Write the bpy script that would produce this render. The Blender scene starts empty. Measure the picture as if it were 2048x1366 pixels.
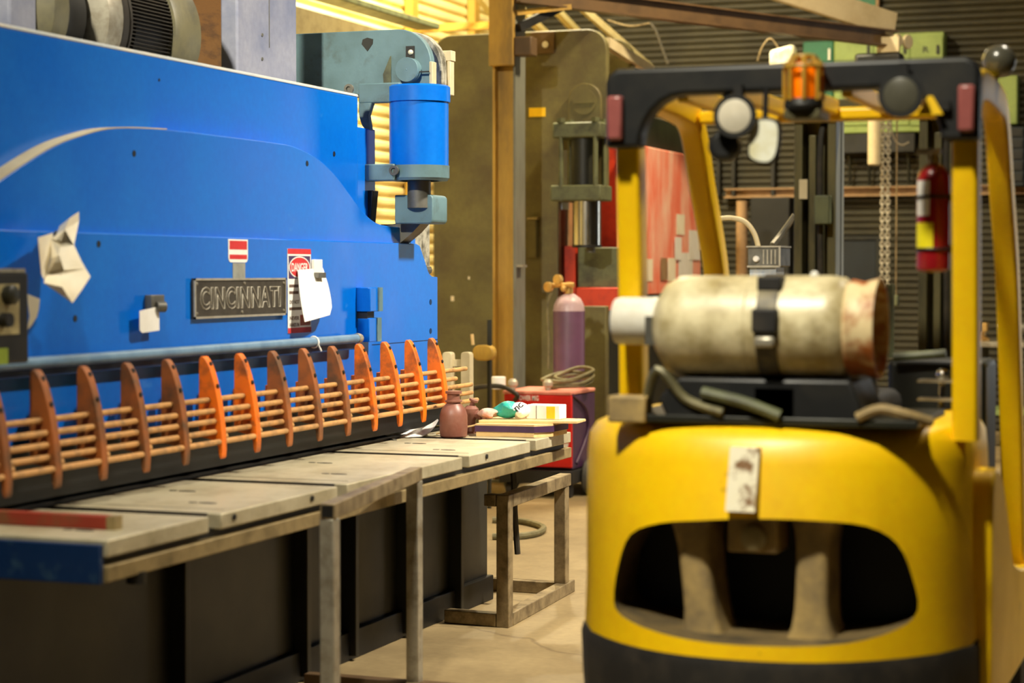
import bpy, bmesh, math, random
from mathutils import Vector, Matrix
random.seed(7)
S = bpy.context.scene
C = S.collection
PI = math.pi
# ------------------------------------------------------------------ camera
FPX = 4000.0; YAW = math.radians(20.3); PITCH = math.atan(138/FPX); EYE = 1.6
cam_d = bpy.data.cameras.new('camera'); cam = bpy.data.objects.new('camera', cam_d); C.objects.link(cam)
cam_d.sensor_width = 36; cam_d.lens = FPX/2048*36
cam.location = (0, 0, EYE); cam.rotation_euler = (PI/2-PITCH, 0, YAW)
cam_d.dof.use_dof = True; cam_d.dof.focus_distance = 9.8; cam_d.dof.aperture_fstop = 2.1
cam_d.clip_end = 200
S.camera = cam
# ------------------------------------------------------------------ world, lights, exposure
w = bpy.data.worlds.new('world'); S.world = w; w.use_nodes = True
w.node_tree.nodes['Background'].inputs[0].default_value = (1.0, 0.86, 0.62, 1)
w.node_tree.nodes['Background'].inputs[1].default_value = 0.008
S.view_settings.view_transform = 'Standard'; S.view_settings.look = 'None'
S.view_settings.exposure = 0.0; S.view_settings.gamma = 1; S.view_settings.use_curve_mapping = False
WARM = (1.0, 0.80, 0.50); NEUT = (1.0, 0.91, 0.74); COOL = (0.86, 0.93, 1.0)
def area(name, loc, target, power, size, col, shape='DISK', sy=None, spread=PI):
    d = bpy.data.lights.new(name, 'AREA'); d.energy = power; d.shape = shape; d.size = size; d.color = col
    if sy: d.size_y = sy
    d.spread = spread
    o = bpy.data.objects.new(name, d); C.objects.link(o); o.location = loc
    o.rotation_euler = (Vector(target)-Vector(loc)).to_track_quat('-Z', 'Y').to_euler()
    return o
area('assumed_or_fill_lamp', (0.3, 8.5, 5.8), (-3.0, 8.9, 0.9), 215, 0.45, NEUT, spread=1.6)  # assumed key lamp, out of view, its side judged from the cast shadows
area('assumed_or_fill_lamp', (-1.9, 2.4, 6.0), (-1.3, 5.2, 1.0), 72, 0.45, (1.0, .93, .74), spread=1.25)  # assumed overhead lamp, unseen, lighting the rear of the forklift
area('assumed_or_fill_lamp', (-5.6, 15.6, 6.4), (-7.2, 16.2, 2.2), 800, 0.5, (1.0, .88, .58))  # assumed unseen lamp, added to brighten the left wall
area('assumed_or_fill_lamp', (-2.4, 14.2, 6.2), (-3.9, 14.8, 0.8), 250, 0.5, WARM, spread=2.4)  # unseen lamp added to light the background machines
area('assumed_or_fill_lamp', (-3.9, 1.2, 6.2), (-4.5, 10.5, 2.0), 52, 0.45, (1.0, .93, .74), spread=.75)  # fill lamp added to brighten the side frame, grazing past the blue front
area('assumed_sheen_light', (1.9, 20.3, 2.2), (-1.5, 10.0, 1.9), 48, 1.3, (.95, 1.0, 1.0), 'RECTANGLE', 3.4)  # assumed unseen source, added for the sheen on the blue; no doorway built here


# ------------------------------------------------------------------ helpers
FW = Vector((-math.sin(YAW)*math.cos(PITCH), math.cos(YAW)*math.cos(PITCH), -math.sin(PITCH)))
RT = Vector((math.cos(YAW), math.sin(YAW), 0)); UP = RT.cross(FW)
def P(px, py, X=None, Y=None, Z=None):          # photo pixel + one known world coordinate -> world point
    d = FW*FPX + RT*(px-1024) - UP*(py-683)
    k = X/d.x if X is not None else Y/d.y if Y is not None else (Z-EYE)/d.z
    return Vector((d.x*k, d.y*k, EYE+d.z*k))
def smooth_pts(pts, n=6, closed=False):
    out = []; N = len(pts)
    rng = range(N) if closed else range(N-1)
    for i in rng:
        g = lambda k: pts[k % N] if closed else pts[max(0, min(N-1, k))]
        p0, p1, p2, p3 = g(i-1), g(i), g(i+1), g(i+2)
        for s in range(n):
            t = s/n
            out.append(tuple(0.5*((2*b)+(-a+c)*t+(2*a-5*b+4*c-d)*t*t+(-a+3*b-3*c+d)*t**3) for a, b, c, d in zip(p0, p1, p2, p3)))
    if not closed: out.append(tuple(pts[-1]))
    return out
def rrect(x0, x1, y0, y1, r, n=5, corners=(1, 1, 1, 1)):   # bl br tr tl
    out = []
    for (cx, cy, a0, on) in ((x0, y0, PI, corners[0]), (x1, y0, 1.5*PI, corners[1]), (x1, y1, 0, corners[2]), (x0, y1, .5*PI, corners[3])):
        if not on: out.append((cx, cy)); continue
        ox = cx+(r if cx == x0 else -r); oy = cy+(r if cy == y0 else -r)
        for i in range(n+1):
            a = a0+PI/2*i/n; out.append((ox+r*math.cos(a), oy+r*math.sin(a)))
    return out
class B:
    def __init__(s): s.v = []; s.f = []
    def add(s, vs, fs):
        o = len(s.v); s.v += [Vector(v) for v in vs]; s.f += [tuple(i+o for i in f) for f in fs]; return s
    def box(s, x0, x1, y0, y1, z0, z1):
        vs = [(x, y, z) for x in (x0, x1) for y in (y0, y1) for z in (z0, z1)]
        return s.add(vs, [(0, 1, 3, 2), (4, 6, 7, 5), (0, 4, 5, 1), (2, 3, 7, 6), (0, 2, 6, 4), (1, 5, 7, 3)])
    def prism(s, pts, axis, a, b):
        m = {'x': lambda p, h: (h, p[0], p[1]), 'y': lambda p, h: (p[0], h, p[1]), 'z': lambda p, h: (p[0], p[1], h)}[axis]
        n = len(pts); vs = [m(p, a) for p in pts]+[m(p, b) for p in pts]
        return s.add(vs, [tuple(range(n)), tuple(range(2*n-1, n-1, -1))]+[(i, (i+1) % n, n+(i+1) % n, n+i) for i in range(n)])
    def loft(s, rings, cap=True, closed=True):
        n = len(rings[0]); vs = [v for r in rings for v in r]; fs = []
        for k in range(len(rings)-1):
            for i in range(n if closed else n-1):
                fs.append((k*n+i, k*n+(i+1) % n, (k+1)*n+(i+1) % n, (k+1)*n+i))
        if cap: fs += [tuple(range(n)), tuple(range(len(vs)-1, len(vs)-n-1, -1))]
        return s.add(vs, fs)
    def lathe(s, o, ax, prof, n=24, cap=True):
        o = Vector(o); ax = Vector(ax).normalized(); u = ax.orthogonal().normalized(); w_ = ax.cross(u)
        return s.loft([[o+ax*h+(u*math.cos(2*PI*i/n)+w_*math.sin(2*PI*i/n))*max(r, .0004) for i in range(n)] for r, h in prof], cap)
    def cyl(s, p0, p1, r, r1=None, n=20):
        p0 = Vector(p0); p1 = Vector(p1); return s.lathe(p0, p1-p0, [(r, 0), (r if r1 is None else r1, (p1-p0).length)], n)
    def ball(s, c, r, n=20, m=10):
        return s.lathe(c, (0, 0, 1), [(r*math.sin(PI*i/m), -r*math.cos(PI*i/m)) for i in range(m+1)], n)
    def tube(s, path, r, n=8, closed=False, sec=None, up=None):
        path = [Vector(p) for p in path]; N = len(path); rings = []
        for i, p in enumerate(path):
            if closed: t = path[(i+1) % N]-path[i-1]
            else: t = path[min(N-1, i+1)]-path[max(0, i-1)]
            t.normalize()
            if up is not None: a = Vector(up).cross(t).normalized(); b = t.cross(a)
            else:
                if i == 0: a = t.orthogonal().normalized()
                else: a = (a-t*a.dot(t)).normalized()
                b = t.cross(a)
            rr = r[i] if isinstance(r, (list, tuple)) else r
            if sec: rings.append([p+a*x+b*y for x, y in sec])
            else: rings.append([p+a*rr*math.cos(2*PI*k/n)+b*rr*math.sin(2*PI*k/n) for k in range(n)])
        if closed: rings.append(rings[0])
        return s.loft(rings, not closed)
    def torus(s, c, ax, R, r, n=24, m=8, sx=1.0):
        ax = Vector(ax).normalized(); u = ax.orthogonal().normalized(); w_ = ax.cross(u)
        return s.tube([Vector(c)+u*R*math.cos(2*PI*i/n)+w_*R*sx*math.sin(2*PI*i/n) for i in range(n)], r, m, True)
def wm(o):
    m = Matrix.LocRotScale(o.location, o.rotation_euler, None)
    return wm(o.parent) @ m if o.parent else m
def tag(o, label=None, cat=None, group=None, kind=None):
    if label: o['label'] = label
    if cat: o['category'] = cat
    if group: o['group'] = group
    if kind: o['kind'] = kind
    return o
def finish(o, bevel=0, seg=2, ang=35, smooth=True):
    me = o.data
    if smooth:
        me.polygons.foreach_set('use_smooth', [True]*len(me.polygons)); me.set_sharp_from_angle(angle=math.radians(ang))
    if bevel:
        b = o.modifiers.new('bevel', 'BEVEL'); b.width = bevel; b.segments = seg; b.limit_method = 'ANGLE'; b.angle_limit = math.radians(ang); b.harden_normals = False
        me.set_sharp_from_angle(angle=math.radians(89)) if seg > 2 else None
    return o
def build(name, bb, mat, parent=None, bevel=0, seg=2, ang=35, local=False, label=None):
    me = bpy.data.meshes.new(name)
    vs = bb.v
    origin = None
    if parent is None:      # put the origin at the base of the mesh
        xs = [v.x for v in vs]; ys = [v.y for v in vs]; zs = [v.z for v in vs]
        origin = Vector(((min(xs)+max(xs))/2, (min(ys)+max(ys))/2, min(zs))); vs = [v-origin for v in vs]
    elif not local:
        inv = wm(parent).inverted(); vs = [inv @ v for v in vs]
    me.from_pydata([tuple(v) for v in vs], [], bb.f)
    bm = bmesh.new(); bm.from_mesh(me); bmesh.ops.recalc_face_normals(bm, faces=bm.faces); bm.to_mesh(me); bm.free()
    o = bpy.data.objects.new(name, me); C.objects.link(o); me.materials.append(mat)
    if parent is None: o.location = origin
    else: o.parent = parent
    if label: o['label'] = label
    return finish(o, bevel, seg, ang)
def thing(name, label, cat, loc=(0, 0, 0), rotz=0, group=None):
    o = bpy.data.objects.new(name, None); C.objects.link(o); o.empty_display_size = .1
    o.location = loc; o.rotation_euler = (0, 0, rotz)
    return tag(o, label, cat, group)
def copy_part(o, off, parent=None, mat=None):
    c = o.copy(); C.objects.link(c); c.location = o.location+Vector(off)
    if parent: c.parent = parent
    if mat:
        c.data = o.data.copy() if o.data.users > 0 else o.data
        c.data.materials.clear(); c.data.materials.append(mat)
    return c
def text(name, body, o, xd, yd, width, height, mat, parent, ext=.0008, outline=0.0, shear=0.0):
    cu = bpy.data.curves.new(name, 'FONT'); cu.body = body; cu.size = 1; cu.align_x = 'CENTER'; cu.align_y = 'CENTER'; cu.shear = shear
    if outline: cu.fill_mode = 'NONE'; cu.bevel_depth = outline; cu.bevel_resolution = 1; cu.offset = .03; cu.space_character = 1.12
    else: cu.extrude = .02; cu.offset = .012
    cu.resolution_u = 3
    t = bpy.data.objects.new(name, cu); C.objects.link(t)
    dg = bpy.context.evaluated_depsgraph_get(); me = bpy.data.meshes.new_from_object(t.evaluated_get(dg))
    bpy.data.objects.remove(t); bpy.data.curves.remove(cu)
    xs = [v.co.x for v in me.vertices]; ys = [v.co.y for v in me.vertices]
    cx, cy = (min(xs)+max(xs))/2, (min(ys)+max(ys))/2; sx = width/(max(xs)-min(xs)); sy = height/(max(ys)-min(ys))
    xd = Vector(xd).normalized(); yd = Vector(yd).normalized(); zd = xd.cross(yd); o = Vector(o); inv = wm(parent).inverted() if parent else Matrix()
    zs = ext/.02 if not outline else min(sx, sy)
    for v in me.vertices: v.co = inv @ (o+xd*(v.co.x-cx)*sx+yd*(v.co.y-cy)*sy+zd*v.co.z*zs)
    me.name = name; ob = bpy.data.objects.new(name, me); C.objects.link(ob); ob.parent = parent
    me.materials.clear(); me.materials.append(mat)
    return ob
# ------------------------------------------------------------------ procedural materials
def lin(c): return tuple((x/255/12.92 if x/255 <= .04045 else ((x/255+.055)/1.055)**2.4) for x in c)+(1,)
def M(name, c1, c2=None, rough=.5, metal=0., scale=6., lo=.45, hi=.7, bump=0., bscale=40., spec=.5, coat=0., emit=0., alpha=1., trans=0., stretch=(1, 1, 1), fine=.12):
    m = bpy.data.materials.new(name); m.use_nodes = True; nt = m.node_tree; b = nt.nodes['Principled BSDF']
    b.inputs['Roughness'].default_value = rough; b.inputs['Metallic'].default_value = metal
    b.inputs['Specular IOR Level'].default_value = spec; b.inputs['Coat Weight'].default_value = coat; b.inputs['Coat Roughness'].default_value = .15
    b.inputs['Transmission Weight'].default_value = trans
    col1 = lin(c1); col2 = lin(c2 if c2 else tuple(max(0, v*.86) for v in c1))
    tc = nt.nodes.new('ShaderNodeTexCoord'); mp = nt.nodes.new('ShaderNodeMapping'); mp.inputs['Scale'].default_value = stretch
    nt.links.new(tc.outputs['Object'], mp.inputs[0])
    no = nt.nodes.new('ShaderNodeTexNoise'); no.inputs['Scale'].default_value = scale; no.inputs['Detail'].default_value = 6; no.inputs['Roughness'].default_value = .62
    nt.links.new(mp.outputs[0], no.inputs['Vector'])
    rp = nt.nodes.new('ShaderNodeValToRGB'); rp.color_ramp.elements[0].position = lo; rp.color_ramp.elements[1].position = hi
    rp.color_ramp.elements[0].color = col1; rp.color_ramp.elements[1].color = col2
    nt.links.new(no.outputs['Fac'], rp.inputs[0])
    n2 = nt.nodes.new('ShaderNodeTexNoise'); n2.inputs['Scale'].default_value = bscale; n2.inputs['Detail'].default_value = 4
    nt.links.new(mp.outputs[0], n2.inputs['Vector'])
    hs = nt.nodes.new('ShaderNodeMix'); hs.data_type = 'RGBA'; hs.blend_type = 'OVERLAY'; hs.inputs[0].default_value = fine
    nt.links.new(rp.outputs[0], hs.inputs[6]); nt.links.new(n2.outputs['Fac'], hs.inputs[7])
    nt.links.new(hs.outputs[2], b.inputs['Base Color'])
    mr = nt.nodes.new('ShaderNodeMapRange'); mr.inputs[3].default_value = max(.03, rough-.08); mr.inputs[4].default_value = min(1, rough+.12)
    nt.links.new(no.outputs['Fac'], mr.inputs[0]); nt.links.new(mr.outputs[0], b.inputs['Roughness'])
    if bump:
        bp = nt.nodes.new('ShaderNodeBump'); bp.inputs['Strength'].default_value = bump; bp.inputs['Distance'].default_value = .01
        nt.links.new(n2.outputs['Fac'], bp.inputs['Height']); nt.links.new(bp.outputs[0], b.inputs['Normal'])
    if emit: b.inputs['Emission Color'].default_value = col1; b.inputs['Emission Strength'].default_value = emit
    return m
K = {}
K['blue'] = M('blue_paint', (0, 100, 204), (3, 110, 208), .3, scale=2.5, spec=.4, lo=.4, hi=.75)
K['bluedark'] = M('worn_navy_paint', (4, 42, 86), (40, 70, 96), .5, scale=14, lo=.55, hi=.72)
K['bluegrey'] = M('grey_teal_paint', (98, 128, 136), (78, 104, 108), .5, scale=5, bump=.05)
K['lilac'] = M('pale_grey_paint', (150, 152, 168), (120, 126, 150), .5, scale=3)
K['stain'] = M('stained_grey_steel', (170, 166, 150), (84, 80, 66), .6, scale=14, lo=.45, hi=.65)
K['orange'] = M('orange_paint', (242, 116, 6), (132, 74, 30), .5, scale=9, lo=.47, hi=.68)
K['brownorange'] = M('worn_shaded_orange', (164, 92, 38), (96, 66, 40), .55, scale=10, lo=.4, hi=.66)
K['rod'] = M('tan_worn_rod', (204, 152, 92), (140, 108, 70), .45, scale=20, metal=.1)
K['tabletop'] = M('worn_steel_table', (204, 194, 164), (170, 158, 126), .42, metal=.25, scale=5, lo=.42, hi=.7, bump=.03, bscale=60)
K['tableedge'] = M('dull_steel_edge', (158, 138, 96), (116, 100, 66), .5, metal=.3, scale=9)
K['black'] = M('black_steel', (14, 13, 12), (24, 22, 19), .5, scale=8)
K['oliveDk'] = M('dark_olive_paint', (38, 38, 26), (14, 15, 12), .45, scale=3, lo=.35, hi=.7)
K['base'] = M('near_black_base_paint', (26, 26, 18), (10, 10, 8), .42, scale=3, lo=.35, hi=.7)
K['olive'] = M('olive_press_paint', (112, 106, 62), (84, 74, 48), .5, scale=2.2, lo=.38, hi=.68, bump=.04)
K['oliveg'] = M('olive_green_casting', (96, 100, 70), (62, 62, 46), .5, scale=8)
K['concrete'] = M('concrete', (150, 130, 92), (116, 98, 66), .6, scale=1.6, lo=.38, hi=.72, bump=.08, bscale=30, fine=.2)
K['yellow'] = M('yellow_paint', (250, 202, 6), (226, 178, 8), .38, scale=3, lo=.4, hi=.8, spec=.5)
K['dirtyyellow'] = M('dirty_yellow_casting', (184, 156, 98), (130, 112, 80), .6, scale=9, lo=.35, hi=.65)
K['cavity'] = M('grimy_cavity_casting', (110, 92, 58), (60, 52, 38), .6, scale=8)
K['rubber'] = M('black_rubber', (30, 28, 26), (50, 44, 36), .65, scale=10)
K['darkpaint'] = M('charcoal_paint', (26, 27, 28), (40, 38, 32), .45, scale=6)
K['tank'] = M('dirty_cream_tank', (224, 212, 172), (150, 132, 84), .36, scale=7, lo=.4, hi=.68)
K['tankwhite'] = M('white_tank_collar', (238, 236, 226), (214, 206, 186), .35, scale=6)
K['rusty'] = M('rust_brown', (168, 96, 34), (120, 66, 26), .6, scale=12)
K['steel'] = M('bare_steel_tube', (156, 138, 104), (104, 88, 62), .45, metal=.35, scale=12, lo=.4, hi=.66)
K['steelbright'] = M('bright_steel_tube', (172, 166, 150), (128, 118, 98), .38, metal=.5, scale=12)
K['chrome'] = M('polished_chrome', (220, 216, 205), (190, 184, 170), .18, metal=1., scale=3)
K['white'] = M('white_paper', (240, 238, 232), (228, 224, 214), .7, scale=4)
K['cream'] = M('cream_paper', (246, 236, 212), (232, 218, 186), .75, scale=5)
K['red'] = M('red_enamel', (222, 26, 22), (196, 22, 20), .4, scale=4)
K['pinkred'] = M('faded_red_panel', (250, 128, 98), (255, 206, 180), .5, scale=3.5, lo=.4, hi=.68, stretch=(1, 1, .35))
K['redpaint'] = M('red_machine_paint', (206, 64, 36), (160, 44, 30), .5, scale=7)
K['redbrown'] = M('worn_red_bar', (150, 52, 32), (130, 80, 48), .6, scale=12)
K['plate'] = M('dark_cast_nameplate', (74, 68, 58), (58, 52, 44), .5, metal=.3, scale=16, bump=.2, bscale=220)
K['platelight'] = M('pale_cast_lettering', (178, 172, 156), (150, 142, 124), .45, metal=.3, scale=20)
K['grey'] = M('grey_tape', (150, 152, 144), (128, 128, 118), .6, scale=9)
K['greydark'] = M('grey_machined_steel', (110, 108, 100), (80, 78, 70), .45, metal=.4, scale=10)
K['purple'] = M('purple_grey_cylinder', (104, 70, 98), (88, 60, 80), .42, scale=5)
K['violet'] = M('purple_plastic', (72, 42, 78), (58, 36, 62), .45, scale=6)
K['brass'] = M('brass', (216, 176, 104), (190, 146, 80), .3, metal=.6, scale=9)
K['hose'] = M('olive_hose', (120, 112, 78), (86, 80, 54), .6, scale=20)
K['darkhose'] = M('black_hose', (46, 42, 34), (64, 56, 42), .6, scale=20)
K['clay'] = M('brown_red_plastic', (128, 84, 70), (112, 58, 42), .42, scale=9)
K['teal'] = M('teal_plastic_bag', (40, 168, 150), (26, 138, 124), .4, scale=8)
K['wood'] = M('pale_plywood', (224, 192, 134), (204, 168, 108), .6, scale=4, stretch=(1, 6, 1))
K['pink'] = M('pinkish_rag', (214, 176, 156), (186, 116, 96), .7, scale=16)
K['amber'] = M('amber_lens', (255, 120, 0), (240, 100, 0), .25, scale=4, emit=.25)
K['ambercage'] = M('amber_outer_guard', (176, 134, 40), (140, 110, 40), .4, scale=6)
K['lens'] = M('frosted_lamp_lens', (214, 206, 186), (192, 186, 168), .2, scale=4, coat=.5)
K['lensdark'] = M('dark_lamp_lens', (84, 82, 70), (66, 64, 54), .25, scale=4, coat=.5)
K['mirror'] = M('painted_mirror_glass', (240, 240, 222), (206, 196, 140), .15, metal=0., scale=9, coat=.6)  # bright reflection is put into the pale colour; also used on the lamp shade
K['tail'] = M('pink_tail_lens', (150, 84, 80), (172, 108, 100), .3, scale=6)
K['extred'] = M('dark_red_extinguisher', (150, 18, 26), (126, 14, 22), .3, scale=4, coat=.3)
K['yel'] = M('yellow_sticker', (250, 206, 20), (238, 190, 12), .5, scale=8)
K['yelgreen'] = M('yellow_tag', (236, 222, 20), (222, 204, 10), .5, scale=8)
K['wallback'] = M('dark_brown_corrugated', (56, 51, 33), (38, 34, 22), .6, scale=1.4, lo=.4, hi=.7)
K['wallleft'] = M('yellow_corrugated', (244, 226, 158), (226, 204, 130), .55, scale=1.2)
K['girt'] = M('tan_girt', (164, 130, 92), (134, 106, 74), .55, scale=6)
K['colyel'] = M('ochre_column_paint', (196, 156, 64), (160, 126, 58), .5, scale=4, stretch=(1, 1, .3))
K['colgrey'] = M('slate_column_paint', (120, 122, 112), (98, 92, 82), .5, scale=5, stretch=(1, 1, .3))
K['jib'] = M('brown_jib_paint', (98, 76, 50), (78, 60, 40), .5, scale=5)
K['creampaint'] = M('cream_paint', (206, 192, 156), (190, 174, 136), .5, scale=4)
K['greenpale'] = M('pale_green_enamel', (140, 160, 90), (120, 140, 76), .5, scale=3)
K['greendark'] = M('dark_green_enamel', (22, 104, 74), (16, 84, 60), .5, scale=3)
K['navy'] = M('navy_panel', (22, 30, 38), (14, 20, 26), .5, scale=3)
K['greenish'] = M('lime_panel', (132, 150, 40), (108, 126, 34), .5, scale=6)
K['brownpanel'] = M('brown_rust_panel', (112, 74, 26), (74, 46, 18), .6, scale=6, stretch=(1, 1, 4))
K['beige'] = M('beige_panel', (164, 150, 106), (140, 126, 84), .5, scale=9)
K['motor'] = M('brown_black_motor', (42, 35, 25), (28, 23, 17), .5, scale=6)
K['motorlight'] = M('pale_motor_bell', (112, 106, 78), (84, 82, 68), .45, scale=6)
K['ceil'] = M('ceiling_sheet', (150, 130, 84), (120, 104, 66), .6, scale=1)
K['mast'] = M('greasy_mast_steel', (108, 102, 70), (66, 62, 44), .42, metal=.3, scale=9, stretch=(1, 1, .2))
K['redinkp'] = M('red_print', (206, 48, 50), (190, 40, 44), .6, scale=9)
K['ink'] = M('faded_black_print', (96, 74, 62), (120, 96, 84), .7, scale=30)
K['blueink'] = M('dark_blue_print', (70, 48, 92), (60, 40, 84), .6, scale=9)
K['pipe'] = M('blue_grey_pipe', (112, 142, 168), (86, 116, 146), .35, scale=6)
K['edgelight'] = M('painted_edge_highlight', (196, 202, 204), (214, 208, 196), .4, scale=6)  # pale colour for the painted highlight along the ram edge
K['bluelabel'] = M('pale_blue_label', (176, 192, 214), (206, 212, 220), .5, scale=20)

def wear(mat, col, scale, lo, hi, amt=.8, stretch=(1, 1, 1), crack=False):
    nt = mat.node_tree; b = nt.nodes['Principled BSDF']; src = b.inputs['Base Color'].links[0].from_socket
    tc = nt.nodes.new('ShaderNodeTexCoord'); mp = nt.nodes.new('ShaderNodeMapping'); mp.inputs['Scale'].default_value = stretch; mp.inputs['Location'].default_value = (3.1, 1.7, 5.3)
    nt.links.new(tc.outputs['Object'], mp.inputs[0]); rp = nt.nodes.new('ShaderNodeValToRGB'); mx = nt.nodes.new('ShaderNodeMix'); mx.data_type = 'RGBA'
    if crack:
        nz = nt.nodes.new('ShaderNodeTexNoise'); nz.inputs['Scale'].default_value = 2.2; nz.inputs['Detail'].default_value = 5
        ad = nt.nodes.new('ShaderNodeVectorMath'); ad.operation = 'MULTIPLY_ADD'; ad.inputs[1].default_value = (.35, .35, .35)
        nt.links.new(mp.outputs[0], nz.inputs['Vector']); nt.links.new(nz.outputs['Color'], ad.inputs[0]); nt.links.new(mp.outputs[0], ad.inputs[2])
        tx = nt.nodes.new('ShaderNodeTexVoronoi'); tx.feature = 'DISTANCE_TO_EDGE'; tx.inputs['Scale'].default_value = scale; nt.links.new(ad.outputs[0], tx.inputs['Vector']); out = tx.outputs['Distance']
    else:
        tx = nt.nodes.new('ShaderNodeTexNoise'); tx.inputs['Scale'].default_value = scale; tx.inputs['Detail'].default_value = 7; tx.inputs['Roughness'].default_value = .65
        nt.links.new(mp.outputs[0], tx.inputs['Vector']); out = tx.outputs['Fac']
    e = rp.color_ramp.elements; e[0].position = lo; e[1].position = hi; v0, v1 = (amt, 0) if crack else (0, amt)
    e[0].color = (v0, v0, v0, 1); e[1].color = (v1, v1, v1, 1)
    nt.links.new(out, rp.inputs[0]); nt.links.new(rp.outputs[0], mx.inputs[0]); nt.links.new(src, mx.inputs[6]); mx.inputs[7].default_value = lin(col); nt.links.new(mx.outputs[2], b.inputs['Base Color'])
wear(K['yellow'], (96, 66, 22), 6, .64, .74, .75); wear(K['tank'], (96, 78, 44), 5, .56, .72, .7); wear(K['concrete'], (92, 74, 46), 1.1, .5, .75, .5); wear(K['concrete'], (84, 66, 42), .45, .002, .007, .5, crack=True)
wear(K['tabletop'], (96, 82, 58), 3, .56, .74, .55, (1, .5, 1)); wear(K['olive'], (70, 54, 36), 1.3, .48, .7, .6); wear(K['colyel'], (84, 74, 62), 3, .52, .7, .6, (1, 1, .25)); wear(K['blue'], (70, 140, 210), 9, .66, .74, .35, (1, .5, 1))
wear(K['orange'], (92, 58, 30), 14, .6, .7, .8); wear(K['bluegrey'], (70, 78, 72), 7, .54, .7, .6); wear(K['lilac'], (108, 116, 146), 2, .5, .66, .6)
# ------------------------------------------------------------------ the setting
o = build('floor', B().box(-9, 7.5, -3, 22, -.1, 0), K['concrete']); tag(o, 'tan worn concrete workshop floor slab', 'floor', kind='structure')
def corrugated(name, mat, u0, u1, z0, z1, pitch, depth, place, label, cat='wall'):
    n = int((z1-z0)/pitch); prof = []
    for i in range(n):
        z = z0+i*pitch
        for t, d in ((0, 0), (.16, .35), (.3, .9), (.5, 1), (.7, .9), (.84, .35)): prof.append((z+t*pitch, d*depth))
    prof.append((z1, 0))
    b = B(); rings = [[place(u, z, d) for u in (u0, u1)] for z, d in prof]
    b.loft(rings, cap=False, closed=False)
    bk = [place(u, z, -.04) for u, z in ((u0, z0), (u1, z0), (u1, z1), (u0, z1))]; b.add(bk, [(0, 1, 2, 3)])
    o = build(name, b, mat); return tag(o, label, cat, kind='structure')
YB = 20.6; XL = -7.6
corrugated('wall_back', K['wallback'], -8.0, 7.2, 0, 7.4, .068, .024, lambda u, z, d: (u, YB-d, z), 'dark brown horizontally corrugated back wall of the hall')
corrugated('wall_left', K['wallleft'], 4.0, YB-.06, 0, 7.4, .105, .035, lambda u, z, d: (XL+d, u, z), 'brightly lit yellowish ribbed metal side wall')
o = build('wall_right', B().box(7.2, 7.3, 6, 14.6, 0, 7.4).box(7.2, 7.3, 14.6, 20.4, 5.0, 7.4), K['wallback']); tag(o, 'plain dark side wall with an assumed tall door opening', 'wall', kind='structure')  # wall is out of view; the door opening in it is assumed
o = build('ceiling', B().box(-8.2, 7.4, 4, 21, 7.45, 7.55), K['ceil']); tag(o, 'sheet metal roof high above the hall', 'ceiling', kind='structure')
zg = P(1600, 385, Y=YB-.1).z
o = build('trim_1', B().box(-5.2, 1, YB-.16, YB-.03, zg-.05, zg-.035).box(-5.2, 1, YB-.06, YB-.03, zg-.05, zg+.05).box(-5.2, 1, YB-.13, YB-.03, zg+.035, zg+.05), K['girt']); tag(o, 'tan steel girt running along the corrugated back wall', 'girt', kind='structure')
# steel in front of the lit side wall
zb = P(900, 50, X=XL+.2).z
for i, px in enumerate((829, 953)):
    p = P(px, 30, X=XL+.12)
    o = build('trim_%d' % (i+2), B().box(XL+.05, XL+.13, p.y-.07, p.y+.07, 0, 7.2), K['colyel']); tag(o, 'narrow ochre wall stud on the lit side wall', 'stud', kind='structure')
p0 = P(842, 57, Y=17.6); p1 = P(1000, 46, Y=17.6)
o = build('perforated_strut', B().box(p0.x, p1.x, 17.55, 17.6, p0.z-.03, p0.z+.03).box(p0.x, p1.x, 17.5, 17.6, p0.z-.045, p0.z-.03), K['colyel']); tag(o, 'horizontal perforated ochre strut behind the grey side frame', 'strut')
for i, (a, b_) in enumerate((((960, -4), (987, 30)), ((1050, 28), (1093, 70)), ((1108, 16), (1156, 66)))):
    q0 = P(*a, Y=18.5); q1 = P(*b_, Y=19.2)
    o = build('roof_brace', B().tube([q0+(q0-q1)*3, q1+(q1-q0)*1.5], .0, sec=[(-.035, -.03), (.035, -.03), (.035, .03), (-.035, .03)], up=(0, 0, 1)), K['wallleft'])
    tag(o, ['yellow slanted roof brace left of the ochre column', 'short yellow slanted brace just right of the ochre column', 'yellow slanted roof brace under the jib crane knee'][i], 'brace')
# overhead beams above the shear
def yslab(name, mat, px0, py0, px1, py1, h, X, wx, label, cat):
    a = P(px0, py0, X=X); b = P(px1, py1, X=X); return tag(build(name, B().box(X-wx, X, a.y, b.y, a.z-h, a.z), mat, bevel=.008), label, cat)
yslab('runway_beam', K['beige'], 560, 2, 826, 60, .36, -6.3, .3, 'large beige overhead beam rising behind the pale grey tank', 'beam')
yslab('cable_tray', K['oliveg'], 600, -38, 880, 52, .05, -6.75, .22, 'thin ochre cable tray in front of the lit wall', 'tray')

# ------------------------------------------------------------------ the plate shear
XF = -3.74
sh = thing('plate_shear', 'large blue plate shear with orange finger guard and steel table', 'shear', (-3.7, 7.0, 0))
def bp(name, b, m, **k): return build(name, b, m, sh, **k)
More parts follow.
